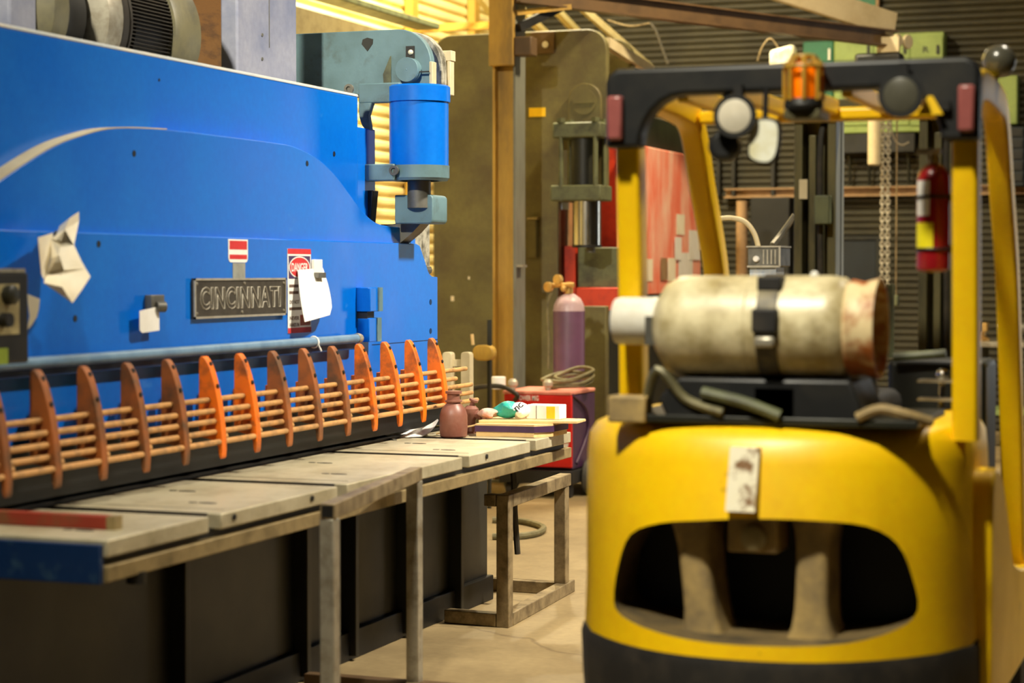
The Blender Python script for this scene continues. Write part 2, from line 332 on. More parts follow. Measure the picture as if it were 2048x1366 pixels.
# table
ZT = .845; XE = -3.02; Y0, Y1 = 4.875, 8.97
G = [5.5, 6.43, 7.62, 8.44]; cuts = [Y0]+G+[Y1]
for i in range(len(cuts)-1):
    a = cuts[i]+(.04 if i else 0); b_ = cuts[i+1]-(.04 if i < len(cuts)-2 else 0)
    bp('table_plate', B().box(-3.64, XE, a, b_, ZT-.05, ZT), K['tabletop'], bevel=.004)
    if i: bp('table_groove', B().box(-3.64, XE-.05, cuts[i]-.04, cuts[i]+.028, ZT-.045, ZT-.02).box(-3.64, XE-.05, cuts[i]+.028, cuts[i]+.04, ZT-.045, ZT-.0005), K['motor'])
    for k, (fx, fy) in enumerate(((-3.2, .28), (-3.44, .62))):
        yy = a+(b_-a)*fy
        r = bp('bolt_recess', B().prism([(fx+.034*math.cos(t*PI/6), yy+.013*math.sin(t*PI/6)) for t in range(12)], 'z', ZT-.01, ZT+.0012), K['black'])
        bp('bolt_recess', B().prism([(fx-.055+.016*math.cos(t*PI/6), yy+.01*math.sin(t*PI/6)) for t in range(12)], 'z', ZT-.01, ZT+.0012), K['black'])
    if i: bp('table_seam', B().box(-3.62, XE-.04, a+.09, a+.093, ZT-.01, ZT+.0008), K['motor'])
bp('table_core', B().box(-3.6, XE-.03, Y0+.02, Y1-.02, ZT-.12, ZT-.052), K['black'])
bp('table_front_rail', B().box(XE-.05, XE, Y0, Y1+.01, ZT-.121, ZT-.074), K['tableedge'], bevel=.003)
bp('table_end_plate', B().box(-3.7, XE-.012, Y0-.022, Y0-.001, ZT-.125, ZT-.012), K['bluedark'], bevel=.003)
p = P(243, 1058, Z=ZT)
sb = bp('back_stop_bar', B().box(-3.7, p.x-.03, p.y-.035, p.y+.005, ZT, ZT+.04), K['redbrown'], bevel=.003, label='worn red stop bar on the table end')
build('stop_end', B().box(p.x-.03, p.x, p.y-.035, p.y+.005, ZT, ZT+.04), K['tableedge'], sb)
bp('edge_bolt', B().cyl((XE-.005, 5.62, ZT-.02), (XE+.006, 5.62, ZT-.02), .01), K['black'])
bp('edge_bolt', B().cyl((XE-.005, 6.18, ZT-.02), (XE+.006, 6.18, ZT-.02), .01), K['black'])
bp('edge_bolt', B().cyl((XE-.005, 7.85, ZT-.02), (XE+.006, 7.85, ZT-.02), .01), K['black'])
bp('edge_bolt', B().cyl((XE-.02, 5.06, ZT-.15), (XE-.02, 5.06, ZT-.115), .028), K['black'])
# base
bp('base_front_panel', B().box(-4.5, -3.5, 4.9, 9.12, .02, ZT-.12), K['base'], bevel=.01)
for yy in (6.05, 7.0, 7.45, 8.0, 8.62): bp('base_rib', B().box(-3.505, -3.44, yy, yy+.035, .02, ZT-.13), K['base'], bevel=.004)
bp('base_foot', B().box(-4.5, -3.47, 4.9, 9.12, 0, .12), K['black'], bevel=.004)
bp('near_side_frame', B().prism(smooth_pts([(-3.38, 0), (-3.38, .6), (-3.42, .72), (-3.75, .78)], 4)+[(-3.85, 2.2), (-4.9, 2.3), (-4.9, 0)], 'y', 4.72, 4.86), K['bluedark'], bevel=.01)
# knife area
bp('hold_down_beam', B().box(-3.83, -3.635, 4.9, 9.0, .955, 1.04), K['black'], bevel=.006)
bp('upper_knife', B().box(-3.80, -3.65, 4.9, 8.98, .87, .955), K['black'])
bp('lower_knife', B().box(-3.80, -3.642, 4.88, 8.98, ZT-.12, ZT+.012), K['black'])
# ram and aprons
yre = P(717, 300, X=XF-.09).y
bp('ram_plate', B().prism(rrect(4.72, yre, 1.0, 2.405, .012, 3), 'x', -4.05, XF-.09), K['blue'], bevel=.012, seg=3)
bp('ram_edge_highlight', B().prism([(XF-.10, 2.400), (XF-.088, 2.399), (XF-.090, 2.410), (XF-.10, 2.413), (-4.05, 2.413), (-4.05, 2.405)], 'y', 4.72, yre-.004), K['edgelight'], bevel=.002)  # pale strip paints in the light caught by the rounded top edge
bp('ram_guide', B().box(-4.02, XF-.11, yre-.02, P(751, 300, X=XF-.11).y, 1.3, P(735, 256, X=XF-.1).z), K['blue'], bevel=.006)
bp('ram_gib', B().box(-4.05, XF-.16, yre+.15, yre+.25, 1.2, P(740, 318, X=XF-.1).z-.04), K['black'], bevel=.004)
arch = [(4.98, 1.62), (5.2, 1.775), (5.43, 1.887), (5.715, 2.007), (5.92, 2.066), (6.15, 2.108), (6.5, 2.127), (7.0, 2.131), (7.4, 2.131), (7.56, 2.124), (7.77, 2.088), (7.94, 2.028), (8.08, 1.955), (8.2, 1.89), (8.32, 1.842), (8.43, 1.82), (8.55, 1.815), (8.68, 1.81), (8.75, 1.78)]
bp('apron_plate', B().prism(smooth_pts(arch, 5)+[(8.75, 1.0), (4.98, 1.0)], 'x', XF-.095, XF-.022), K['blue'], bevel=.004, seg=2)
topc = smooth_pts(arch[:7], 5); bp('apron_edge', B().prism(topc+[(y_, z_+.004) for y_, z_ in topc[::-1]], 'x', XF-.092, XF-.022), K['creampaint'])
low = [(4.8, .985), (4.8, 1.737), (8.80, 1.737)]+smooth_pts([(8.84, 1.728), (8.9, 1.66), (8.95, 1.60), (9.0, 1.58)], 4)+[(9.062, 1.578), (9.062, 1.235), (9.062, .985)]
bp('front_cover', B().prism(low, 'x', XF-.03, XF), K['blue'], bevel=.004, seg=2)
bp('cover_seam', B().box(XF, XF+.0015, 8.28, 9.06, 1.271, 1.274), K['bluedark'])
for px, py in ((268, 307), (614, 327), (197, 488), (150, 637), (668, 308), (318, 160)):
    X = XF if py > 470 else (XF-.022 if py > 280 else XF-.09)
    if (px, py) in ((668, 308), (318, 160)): X = XF-.09
    q = P(px, py, X=X); bp('bolt_hole', B().cyl((X-.005, q.y, q.z), (X+.0015, q.y, q.z), .012 if px != 318 else .006, n=12), K['navy'])
for px, py in ((861, 604), (861, 662)):
    q = P(px, py, X=XF); bp('bolt_hole', B().cyl((XF-.005, q.y, q.z), (XF+.0015, q.y, q.z), .014, n=12), K['bluedark'])
q = P(860, 540, X=XF); bp('stop_bolt', B().cyl((XF-.03, q.y-.02, q.z), (XF-.03, q.y+.05, q.z), .022, n=8).cyl((XF-.03, q.y-.05, q.z), (XF-.03, q.y-.02, q.z), .03, n=6), K['greydark'])
# far side frame (C-frame, faces the camera)
YS = 8.76
a = P(862, 120, Y=YS); tp = P(760, 60, Y=YS).z; xf = a.x; zc = P(800, 178, Y=YS).z-.02
def cframe(x1, top, thr):
    up = rrect(-6.2, x1, thr, top, .17, 8, (0, 0, 1, 0)); return up
lowf = [(-6.2, 0), (-3.86, 0), (-3.86, .985), (xf-.0, 1.2), (xf, 1.83), (-4.3, 1.72), (-4.35, 2.0)]
def frame_poly(dx, dz):
    r = .17; x1 = xf+dx; t = tp+dz
    arc = [(x1-r+r*math.cos(g), t-r+r*math.sin(g)) for g in [PI/2*i/8 for i in range(9)]]
    return [(-6.2, .0), (-3.88, .0), (-3.88, 1.0), (-3.79, 1.05), (-3.775, 1.3), (-3.775, 1.84), (-4.1, 1.80), (-4.42, 1.72), (-4.5, 1.85), (-4.42, zc), (x1, zc)]+arc+[(-6.2, t)]
bp('far_side_frame', B().prism(frame_poly(0, 0), 'y', YS, YS+.05), K['bluegrey'], bevel=.004)
bp('frame_filler', B().prism(frame_poly(-.03, -.03), 'y', YS+.051, YS+.105), K['blue'])
bp('far_side_frame', B().prism(frame_poly(.012, 0), 'y', YS+.106, YS+.17), K['stain'], bevel=.004)
bp('edge_strip', B().box(xf+.012, xf+.03, YS+.17, YS+.22, zc, tp-.14).box(xf-.02, xf+.035, YS+.17, YS+.225, tp-.14, tp-.09), K['creampaint'], bevel=.003)
bp('edge_strip', B().box(xf-.005, xf+.012, YS-.012, YS+.04, zc, tp-.16), K['creampaint'], bevel=.003)
# frame details
def onY(px, py, y): return P(px, py, Y=y)
q = onY(821, 141, YS); bp('dial_disc', B().cyl((q.x, YS-.05, q.z), (q.x, YS+.001, q.z), .058, n=28).cyl((q.x, YS-.052, q.z), (q.x, YS-.049, q.z), .004, n=8), K['bluegrey'], bevel=.004)
bp('dial_pointer', B().box(q.x+.055, xf, YS-.03, YS-.02, q.z-.014, q.z-.008), K['black'])
q = onY(821, 105, YS); h = bp('sight_window', B().box(q.x-.022, q.x+.022, YS-.006, YS+.001, q.z-.03, q.z+.03), K['black'])
build('lamp', B().ball((q.x+.004, YS-.008, q.z), .013, 12, 8), K['lens'], h)
q = onY(735, 88, YS); bp('lifting_hole', B().prism([(q.x-.03, q.z+.0), (q.x-.024, q.z+.022), (q.x, q.z+.03), (q.x+.03, q.z+.022), (q.x+.028, q.z), (q.x, q.z-.035)], 'y', YS-.003, YS+.001), K['oliveDk'])
q = onY(778, 140, YS); bp('dark_gusset', B().prism([(q.x+.012, q.z-.07), (q.x-.026, q.z-.07), (q.x-.03, q.z-.02), (q.x+.008, q.z+.065), (q.x+.012, q.z+.065)], 'y', YS-.004, YS+.001), K['oliveg'])  # thin dark green triangle on the frame face
# hydraulic cylinder
YC = 8.60
c = P(838, 270, Y=YC); zt = P(838, 172, Y=YC).z; zm = P(838, 205, Y=YC).z; zl = P(838, 332, Y=YC).z; zo = P(838, 362, Y=YC).z; RC = .142
cyl = bp('hydraulic_cylinder', B().lathe((c.x, YC, 0), (0, 0, 1), [(RC-.004, zl), (RC-.004, zm)], 40), K['blue'])
build('cylinder_head', B().lathe((c.x, YC, 0), (0, 0, 1), [(RC+.004, zm), (RC+.004, zt-.008), (RC-.006, zt)], 40), K['blue'], cyl)
build('cylinder_clamp', B().lathe((c.x, YC, 0), (0, 0, 1), [(RC-.01, zo), (RC, zo+.012), (RC, zl)], 40), K['bluegrey'], cyl)
build('piston_rod', B().lathe((c.x, YC, 0), (0, 0, 1), [(.055, 1.9), (.055, zo), (.1, zo), (.1, zo+.004)], 24), K['greydark'], cyl)
bl = P(720, 168, Y=YC-.08); br = P(802, 205, Y=YC-.08)
bp('upper_bracket', B().prism(rrect(bl.x, br.x, br.z, bl.z, .03, 4, (0, 1, 0, 0)), 'y', YC-.10, YC-.06), K['bluegrey'], bevel=.006)
bl = P(738, 330, Y=YC-.08); br = P(800, 362, Y=YC-.08)
bp('lower_bracket', B().box(bl.x, br.x, YC-.15, YC-.05, br.z, bl.z), K['bluegrey'], bevel=.006)
bp('bracket_pad', B().box(bl.x-.05, bl.x, YC-.19, YC-.05, br.z-.02, bl.z+.035), K['black'], bevel=.004)
bp('link_arm', B().prism([(bl.x-.03, 1.98), (bl.x+.04, 1.98), (bl.x+.02, 1.78), (bl.x-.06, 1.80)], 'y', YC-.12, YC-.06), K['black'], bevel=.004)
q0 = P(720, 206, Y=YC-.08); q1 = P(744, 258, Y=YC-.08)
bp('bracket_foot', B().prism(smooth_pts([(q0.x, q0.z), (q0.x+.002, q0.z-.06), (q0.x+.02, q0.z-.11), (q0.x+.045, q0.z-.13)], 3)+[(q1.x, q0.z-.13), (q1.x-.012, q0.z-.06), (q1.x+.01, q0.z)], 'y', YC-.10, YC-.06), K['bluegrey'], bevel=.006)
for px, py, yy in ((698, 178, 8.3), (802, 184, YC-.10), (788, 341, YC-.15)):
    q = P(px, py, Y=yy); h = bp('socket_bolt', B().lathe((q.x, yy+.005, q.z), (0, -1, 0), [(.023, 0), (.023, .012), (.012, .012), (.012, .004)], 16), K['greydark'])
    if px == 698: h.location.y += .0
bl = P(789, 390, Y=YC-.02); br = P(866, 447, Y=YC-.02)
bp('clevis_block', B().prism(rrect(bl.x, br.x, br.z, bl.z, .02, 3, (0, 1, 1, 0)), 'y', YC-.02, YS-.002), K['bluegrey'], bevel=.006)
bp('clevis_foot', B().prism([(-3.86, br.z), (xf-.01, br.z), (xf-.05, br.z-.04), (-3.776, br.z-.1), (-3.86, br.z-.1)], 'y', YC+.05, YS-.002), K['greydark'])
bp('worn_end_pad', B().box(-3.95, -3.776, YS+.17, 9.05, 1.2, 1.835), K['stain'], bevel=.004)
# tank, guard and motor on top, behind the ram
a = P(475, 90, X=-4.2); b2 = P(594, 90, X=-4.2)
bp('frame_column', B().box(-4.285, -4.2, a.y, b2.y, 2.0, 3.4), K['lilac'], bevel=.01)
bp('column_seam', B().box(-4.201, -4.198, a.y+.30, a.y+.305, 2.62, 3.3), K['greydark'])
for py in (70, 118): q = P(524, py, X=-4.2); bp('column_screw', B().cyl((-4.21, q.y, q.z), (-4.196, q.y, q.z), .008, n=10), K['greydark'])
a = P(372, 60, X=-4.75); b2 = P(470, 60, X=-4.75)
bp('rear_guard', B().box(-4.85, -4.75, a.y-.4, b2.y+.1, 2.2, 3.4), K['brownpanel'])
MX, MZ = -4.5, 2.60
mo = bp('drive_motor', B().lathe((MX, 0, MZ), (0, 1, 0), [(.28, P(238, 50, X=MX+.2).y), (.28, P(330, 50, X=MX+.2).y)], 40), K['motor'], label='dark finned electric drive motor')
ya = P(242, 50, X=MX+.25).y; yb = P(326, 50, X=MX+.25).y
fin = B()
for i in range(120):
    t = 2*PI*i/120; cx, cz = math.cos(t), math.sin(t)
    u = Vector((cx, 0, cz)); v = Vector((-cz, 0, cx))*.0022; o0 = Vector((MX, 0, MZ))
    vs = [o0+u*r+v*s+Vector((0, y, 0)) for y in (ya, yb) for r in (.262, .298) for s in (-1, 1)]
    fin.add(vs, [(0, 1, 3, 2), (4, 6, 7, 5), (0, 4, 5, 1), (2, 3, 7, 6), (0, 2, 6, 4), (1, 5, 7, 3)])
build('cooling_fins', fin, K['motor'], mo)
build('end_bell', B().lathe((MX, yb, MZ), (0, 1, 0), [(.31, 0), (.318, .02), (.318, .2), (.29, .25), (.1, .27)], 48), K['motorlight'], mo)
yr = P(192, 50, X=MX+.25).y
build('steel_ring', B().lathe((MX, yr, MZ), (0, 1, 0), [(.2, -.02), (.31, 0), (.318, .03), (.318, (ya-yr)*.5), (.30, (ya-yr)*.55)], 48), K['steelbright'], mo)
build('bronze_ring', B().lathe((MX, yr, MZ), (0, 1, 0), [(.29, (ya-yr)*.55), (.312, (ya-yr)*.58), (.312, (ya-yr)*.8), (.30, (ya-yr)*.84), (.312, (ya-yr)*.88), (.312, ya-yr-.01), (.3, ya-yr)], 48), K['motor'], mo)
yq = P(120, 50, X=MX+.25).y
build('coupling_guard', B().lathe((MX, yq, MZ), (0, 1, 0), [(.1, 0), (.24, .03), (.24, yr-yq-.05), (.2, yr-yq)], 40), K['black'], mo)
yq2 = P(84, 20, X=MX+.25).y
build('bearing_cap', B().lathe((MX, yq2, MZ), (0, 1, 0), [(.2, 0), (.28, .04), (.28, .14), (.24, .2), (.2, .3)], 40), K['motorlight'], mo)
build('motor_mount', B().box(MX-.1, MX+.22, P(10, 20, X=MX+.2).y, P(64, 20, X=MX+.2).y, 2.3, 2.75), K['lilac'], mo, bevel=.01)
# nameplate
a = P(382, 555, X=XF); b2 = P(566, 630, X=XF); zA, zB = 1.578, 1.425
npl = bp('nameplate', B().box(XF, XF+.012, a.y, b2.y, zB, zA), K['plate'], bevel=.002, label='dark cast nameplate with raised pale lettering')
fr = B()
for (y0, y1, z0, z1) in ((a.y, b2.y, zA-.008, zA), (a.y, b2.y, zB, zB+.008), (a.y, a.y+.008, zB, zA), (b2.y-.008, b2.y, zB, zA)): fr.box(XF+.010, XF+.017, y0, y1, z0, z1)
build('plate_border', fr, K['platelight'], npl)
cy, cz = (a.y+b2.y)/2, (zA+zB)/2; W = b2.y-a.y
text('lettering', 'CINCINNATI', (XF+.0125, cy, cz), (0, 1, 0), (0, 0, 1), W*.88, .088, K['platelight'], npl, outline=.02)
for yy, zz in ((a.y+.02, zA-.02), (a.y+.02, zB+.02), (cy, zB+.02), (b2.y-.02, zA-.02), (b2.y-.02, zB+.02), (cy+.02, zA-.02)):
    build('rivet', B().lathe((XF+.012, yy, zz), (1, 0, 0), [(.006, 0), (.005, .004), (.001, .006)], 10), K['steelbright'], npl)
# red and white sticker with tape
a = P(456, 478, X=XF); b2 = P(495, 525, X=XF)
st = bp('notice_sticker', B().prism(rrect(a.y, b2.y, b2.z, a.z, .02, 4, (1, 1, 0, 0)), 'x', XF, XF+.002), K['white'], label='small red and white notice sticker')
build('print_band', B().box(XF+.002, XF+.0026, a.y+.008, b2.y-.008, a.z-.04, a.z-.006), K['redinkp'], st)
build('print_band', B().box(XF+.002, XF+.0026, a.y+.008, b2.y-.008, a.z-.078, a.z-.06), K['redinkp'], st)
a = P(465, 526, X=XF); b2 = P(490, 552, X=XF)
bp('tape_strip', B().box(XF, XF+.0015, a.y, b2.y, zA, a.z), K['grey'])
# danger sign
a = P(574, 497, X=XF); b2 = P(621, 664, X=XF)
ds = bp('danger_sign', B().box(XF, XF+.003, a.y, b2.y, b2.z, a.z), K['white'], label='tall danger sign with red oval heading')
w_ = b2.y-a.y; hh = a.z-b2.z; X1 = XF+.003
build('red_edge', B().box(X1, X1+.0006, a.y, b2.y, a.z-.022, a.z), K['redinkp'], ds); build('red_edge', B().box(X1, X1+.0006, a.y, b2.y, b2.z, b2.z+.022), K['redinkp'], ds)
build('heading_panel', B().box(X1, X1+.0006, a.y+.008, b2.y-.008, a.z-.125, a.z-.03), K['blueink'], ds)
oc = Vector((0, a.y+w_/2, a.z-.0775))
def ell(ry, rz): return [(oc.y+ry*math.cos(2*PI*i/28), oc.z+rz*math.sin(2*PI*i/28)) for i in range(28)]
build('heading_oval', B().prism(ell(w_*.45, .046), 'x', X1+.0006, X1+.001), K['white'], ds)
build('heading_oval', B().prism(ell(w_*.42, .041), 'x', X1+.001, X1+.0014), K['redinkp'], ds)
text('heading_text', 'DANGER', (X1+.0016, oc.y, oc.z), (0, 1, 0), (0, 0, 1), w_*.7, .036, K['white'], ds, ext=.0006)
zz = a.z-.15
for i, s in enumerate(('', '', 'DO NOT', '', 'NEVER', 'HANDS IN', '', '', 'FAILURE', '', '', '', '', '')):
    zz = a.z-.155-i*.0275-(.012 if i > 1 else 0)-(.012 if i > 3 else 0)-(.014 if i > 7 else 0)-(.012 if i > 11 else 0)
    if zz < b2.z+.03: break
    if s: text('sign_text', s, (X1+.0006, a.y+.012+w_*.22, zz), (0, 1, 0), (0, 0, 1), w_*.4, .016, K['ink'], ds, ext=.0005)
    else: build('print_line', B().box(X1, X1+.0005, a.y+.012, a.y+w_*(.45 if i < 3 else .62), zz-.006, zz+.006), K['ink'], ds)
build('print_line', B().box(X1, X1+.0007, a.y+w_*.52, b2.y-.008, b2.z+.03, b2.z+.075), K['redbrown'], ds)
# hinge bracket
a = P(712, 575, X=XF); b2 = P(737, 622, X=XF)
hb = bp('hinge_bracket', B().box(XF, XF+.07, a.y, b2.y-.02, b2.z, a.z), K['blue'], bevel=.003)
build('bracket_plate', B().box(XF, XF+.078, b2.y-.055, b2.y-.015, b2.z, a.z), K['bluegrey'], hb)
build('bracket_link', B().box(XF, XF+.05, a.y+.01, b2.y-.05, b2.z-.045, b2.z), K['black'], hb)
a = P(714, 636, X=XF); b2 = P(738, 682, X=XF)
build('lower_hinge', B().box(XF, XF+.06, a.y, b2.y-.05, b2.z, a.z), K['blue'], hb, bevel=.003)
build('bracket_plate', B().box(XF, XF+.065, b2.y-.05, b2.y-.005, b2.z, a.z), K['bluegrey'], hb)
# pipe along the front
pi_ = bp('air_pipe', B().tube([(XF+.05, 4.9, 1.308), (XF+.05, 7.0, 1.309), (XF+.05, 8.02, 1.31)], .02, 12), K['pipe'])
build('pipe_shade_bar', B().box(XF, XF+.04, 4.85, 8.02, 1.262, 1.292), K['bluedark'], pi_)  # navy bar stands in for the shadow under the pipe
build('pipe_cap', B().lathe((XF+.05, 8.0, 1.31), (0, 1, 0), [(.022, 0), (.024, .02), (.02, .04)], 12), K['steelbright'], pi_)
q = P(632, 685, X=XF+.06); build('cable_tie', B().torus((XF+.05, q.y, 1.308), (0, 1, 0), .023, .004, 14, 6).tube([(XF+.07, q.y, 1.30), (XF+.075, q.y+.02, 1.27)], .004, 6), K['white'], pi_)
# finger guard
prof = smooth_pts([(-3.614, 1.262), (-3.611, 1.286), (-3.600, 1.294), (-3.586, 1.283), (-3.568, 1.25), (-3.549, 1.19), (-3.534, 1.12), (-3.523, 1.04), (-3.518, .97), (-3.521, .925)], 3)+[(-3.527, .918), (-3.533, .935), (-3.536, .965), (-3.55, .985), (-3.615, 1.0)]
FY = [5.38+.2705*i for i in range(-1, 13)]; TH = .038
fproto = None
brown = {7: 'brownorange', 9: 'brownorange', 0: 'brownorange', 1: 'brownorange', 2: 'brownorange', 3: 'brownorange', 4: 'brownorange'}  # near fingers are browner to paint in their shade, the others are worn
for i, y in enumerate(FY):
    m = K[brown.get(i-0, 'orange')] if i not in (8,) else K['brownorange']
    fg = bp('guard_finger', B().prism(prof, 'y', y, y+TH), m, bevel=.003)
    for k, (x, z) in enumerate(((-3.576, 1.266), (-3.547, 1.185))): build('bolt', B().cyl((x-.004, y+TH/2, z-.002), (x+.0045, y+TH/2, z+.001), .008, n=8), K['black'], fg)
    build('clip', B().cyl((-3.535, y+TH, 1.0), (-3.535, y+TH+.02, 1.0), .012, n=8), K['rod'], fg)
for (x, z, ye) in ((-3.574, 1.134, 9.02), (-3.553, 1.095, 8.84), (-3.549, 1.057, 9.03), (-3.547, 1.018, 9.03), (-3.530, .982, 9.06)):
    bp('guard_rod', B().lathe((x, 5.0, z), (0, 1, 0), [(.0105, 0), (.0105, ye-5.0-.006), (.004, ye-5.0)], 12), K['rod'])
for i in range(13): bp('hold_down_foot', B().box(-3.70, -3.655, FY[i]+.15, FY[i]+.20, 1.04, 1.15), K['orange'], bevel=.003)
# control box at the near end
a = P(57, 545, X=-3.55); b2 = P(57, 725, X=-3.55)
cb = bp('control_box', B().box(-3.73, -3.55, a.y-.55, a.y, b2.z, a.z), K['black'], bevel=.008, label='black control box at the near end')
q = P(36, 568, X=-3.55); q2 = P(36, 668, X=-3.55)
pn = build('control_panel', B().box(-3.551, -3.546, q.y-.3, q.y, q2.z, q.z), K['beige'], cb)
q = P(14, 590, X=-3.546); build('selector_knob', B().lathe((-3.546, q.y, q.z), (1, 0, 0), [(.03, 0), (.03, .025), (.022, .03)], 16), K['oliveDk'], cb)
q = P(4, 640, X=-3.546); build('selector_knob', B().lathe((-3.546, q.y, q.z), (1, 0, 0), [(.022, 0), (.022, .03)], 16), K['black'], cb)
q = P(14, 696, X=-3.55); build('green_tag', B().box(-3.55, -3.546, q.y-.1, q.y, b2.z, q.z), K['greenish'], cb)
build('top_edge', B().box(-3.73, -3.548, a.y-.55, a.y-.02, a.z, a.z+.012), K['steelbright'], cb)

# ------------------------------------------------------------------ papers on the shear
def sheet(name, quads, mat, label, cat, thick=.0015):
    """quads: grid rows of world points; built as a thin folded sheet"""
    b = B(); n = len(quads[0]); vs = [Vector(v) for r in quads for v in r]; N = len(vs)
    b.v = vs+[v-Vector((thick, 0, 0)) for v in vs]
    for i in range(len(quads)-1):
        for j in range(n-1):
            f = (i*n+j, i*n+j+1, (i+1)*n+j+1, (i+1)*n+j); b.f.append(f); b.f.append(tuple(x+N for x in reversed(f)))
    ring = [j for j in range(n)]+[i*n+n-1 for i in range(1, len(quads))]+[(len(quads)-1)*n+j for j in range(n-2, -1, -1)]+[i*n for i in range(len(quads)-2, 0, -1)]
    for k in range(len(ring)): a_, c_ = ring[k], ring[(k+1) % len(ring)]; b.f.append((a_, c_, c_+N, a_+N))
    return tag(build(name, b, mat, ang=50), label, cat)
def pp(px, py, d): return P(px, py, X=XF+d)
fp = sheet('folded_paper', [
    [pp(120, 452, .05), pp(140, 436, .09), pp(158, 424, .07)],
    [pp(112, 472, .04), pp(130, 458, .10), pp(158, 442, .06)],
    [pp(100, 478, .07), pp(122, 482, .05), pp(148, 490, .13)],
    [pp(100, 520, .05), pp(118, 510, .15), pp(163, 522, .11)],
    [pp(94, 548, .09), pp(128, 540, .11), pp(172, 538, .15)],
    [pp(88, 566, .12), pp(124, 574, .17), pp(181, 553, .14)],
    [pp(116, 585, .14), pp(145, 606, .17), pp(164, 580, .15)]], K['cream'], 'crumpled cream paper folded and hanging on the blue cover', 'paper')
build('paper_flap', B().add([pp(76, 475, .13), pp(106, 466, .06), pp(104, 500, .05), pp(90, 562, .09), pp(83, 548, .14)], [(0, 1, 2, 3, 4)]).add([v-Vector((.0015, 0, 0)) for v in (pp(76, 475, .13), pp(106, 466, .06), pp(104, 500, .05), pp(90, 562, .09), pp(83, 548, .14))], [(4, 3, 2, 1, 0)]), K['cream'], fp)
build('magnet', B().cyl((XF, pp(112, 470, 0).y, pp(112, 470, 0).z), (XF+.035, pp(112, 470, .0).y, pp(112, 470, 0).z), .015), K['greydark'], fp)
nt_ = thing('note_on_magnet', 'small white note under a grey magnet clip beside the nameplate', 'note', pp(298, 665, 0))
a = P(289, 590, X=XF); b2 = P(315, 624, X=XF)
build('magnet_clip', B().box(XF, XF+.03, a.y, b2.y, b2.z, a.z).cyl((XF+.03, a.y+.03, b2.z+.02), (XF+.05, b2.y-.03, b2.z+.02), .02), K['greydark'], nt_, bevel=.003)
a = P(278, 622, X=XF+.03); b2 = P(317, 664, X=XF+.03)
build('note_sheet', B().prism([(a.y, b2.z+.01), (a.y+.015, b2.z), (b2.y, b2.z+.006), (b2.y, a.z), (b2.y-.02, a.z+.012), (a.y, a.z)], 'x', XF+.031, XF+.034), K['white'], nt_)
wp = thing('curled_white_paper', 'large curled white paper hanging over the danger sign', 'paper', pp(635, 660, .0))
rows = []
for i in range(7):
    t = i/6; yL = 540+t*(644-540); yR = 536+t*(630-536)
    xl = 596+t*t*10+t*4; xr = 646+18*math.sin(t*1.7)-(4 if t > .9 else 0)
    rows.append([pp(xl+(xr-xl)*s, yL+(yR-yL)*s, .012+.05*t+.02*math.sin(s*PI)*t) for s in (0, .25, .5, .75, 1)])
b = B(); n = 5; vs = [v for r in rows for v in r]; N = len(vs); b.v = vs+[v-Vector((.002, 0, 0)) for v in vs]
for i in range(6):
    for j in range(4): f = (i*n+j, i*n+j+1, (i+1)*n+j+1, (i+1)*n+j); b.f += [f, tuple(x+N for x in reversed(f))]
build('paper_sheet', b, K['white'], wp, ang=60)
a = P(625, 519, X=XF+.01); b2 = P(641, 548, X=XF+.01)
build('magnet_clip', B().box(XF+.004, XF+.02, a.y, b2.y, b2.z, a.z), K['white'], wp, bevel=.002)
a = P(632, 545, X=XF+.03); b2 = P(646, 556, X=XF+.03); build('clip_jaw', B().box(XF+.02, XF+.045, a.y, b2.y, b2.z, a.z), K['greydark'], wp, bevel=.002)
sheet('torn_tag', [[pp(55, 588, .05), pp(80, 598, .06)], [pp(57, 610, .05), pp(78, 618, .06)], [pp(60, 632, .05), pp(74, 634, .055)], [pp(55, 660, .05), pp(64, 650, .05)]], K['cream'], 'torn cream tag sticking out behind the black control box', 'tag')

# ------------------------------------------------------------------ steel stands
def bar(b, p0, p1, s=.03, up=(0, 0, 1)):
    return b.tube([p0, p1], 0, sec=[(-s, -s), (s, -s), (s, s), (-s, s)], up=up)
def stand_leg(name, p, z0, z1, s, m, par): return build(name, B().box(p[0]-s, p[0]+s, p[1]-s, p[1]+s, z0, z1), m, par, bevel=.004)
tr = thing('steel_stand', 'low square tube stand on the floor at the far end of the table', 'stand', (-3.2, 8.9, 0))
n_, f_ = (-3.15, 8.42), (-3.20, 9.36); s = .03
stand_leg('leg', n_, .0, .60, s, K['steel'], tr); stand_leg('leg', f_, .06, .54, s, K['steel'], tr)
build('top_rail', bar(B(), (n_[0], n_[1]+.031, .570), (f_[0], f_[1]+.06, .570)), K['steel'], tr, bevel=.004)
build('top_rail', bar(B(), (n_[0]-.031, n_[1], .572), (n_[0]-.09, n_[1]+.01, .572), .027), K['steel'], tr, bevel=.004)
build('foot_rail', bar(B(), (n_[0], n_[1]+.031, .03), (f_[0], f_[1]+.12, .03)), K['steel'], tr, bevel=.004)
build('foot_rail', bar(B(), (n_[0]-.031, n_[1], .031), (-3.44, n_[1]+.02, .031)), K['steel'], tr, bevel=.004)
build('foot_rail', bar(B(), (f_[0]-.031, f_[1]+.01, .031), (-3.85, f_[1]+.04, .031)), K['steel'], tr, bevel=.004)
t2 = thing('steel_stand', 'tall square tube stand standing close before the table edge', 'stand', (-2.87, 6.35, 0))
n2_, f2_ = (-2.765, 5.79), (-2.965, 6.95); s = .025; ZS = .862
stand_leg('leg', n2_, 0, ZS-.05, s, K['steelbright'], t2); stand_leg('leg', f2_, 0, ZS-.05, s, K['steelbright'], t2)
d = (Vector((*f2_, 0))-Vector((*n2_, 0))).normalized()
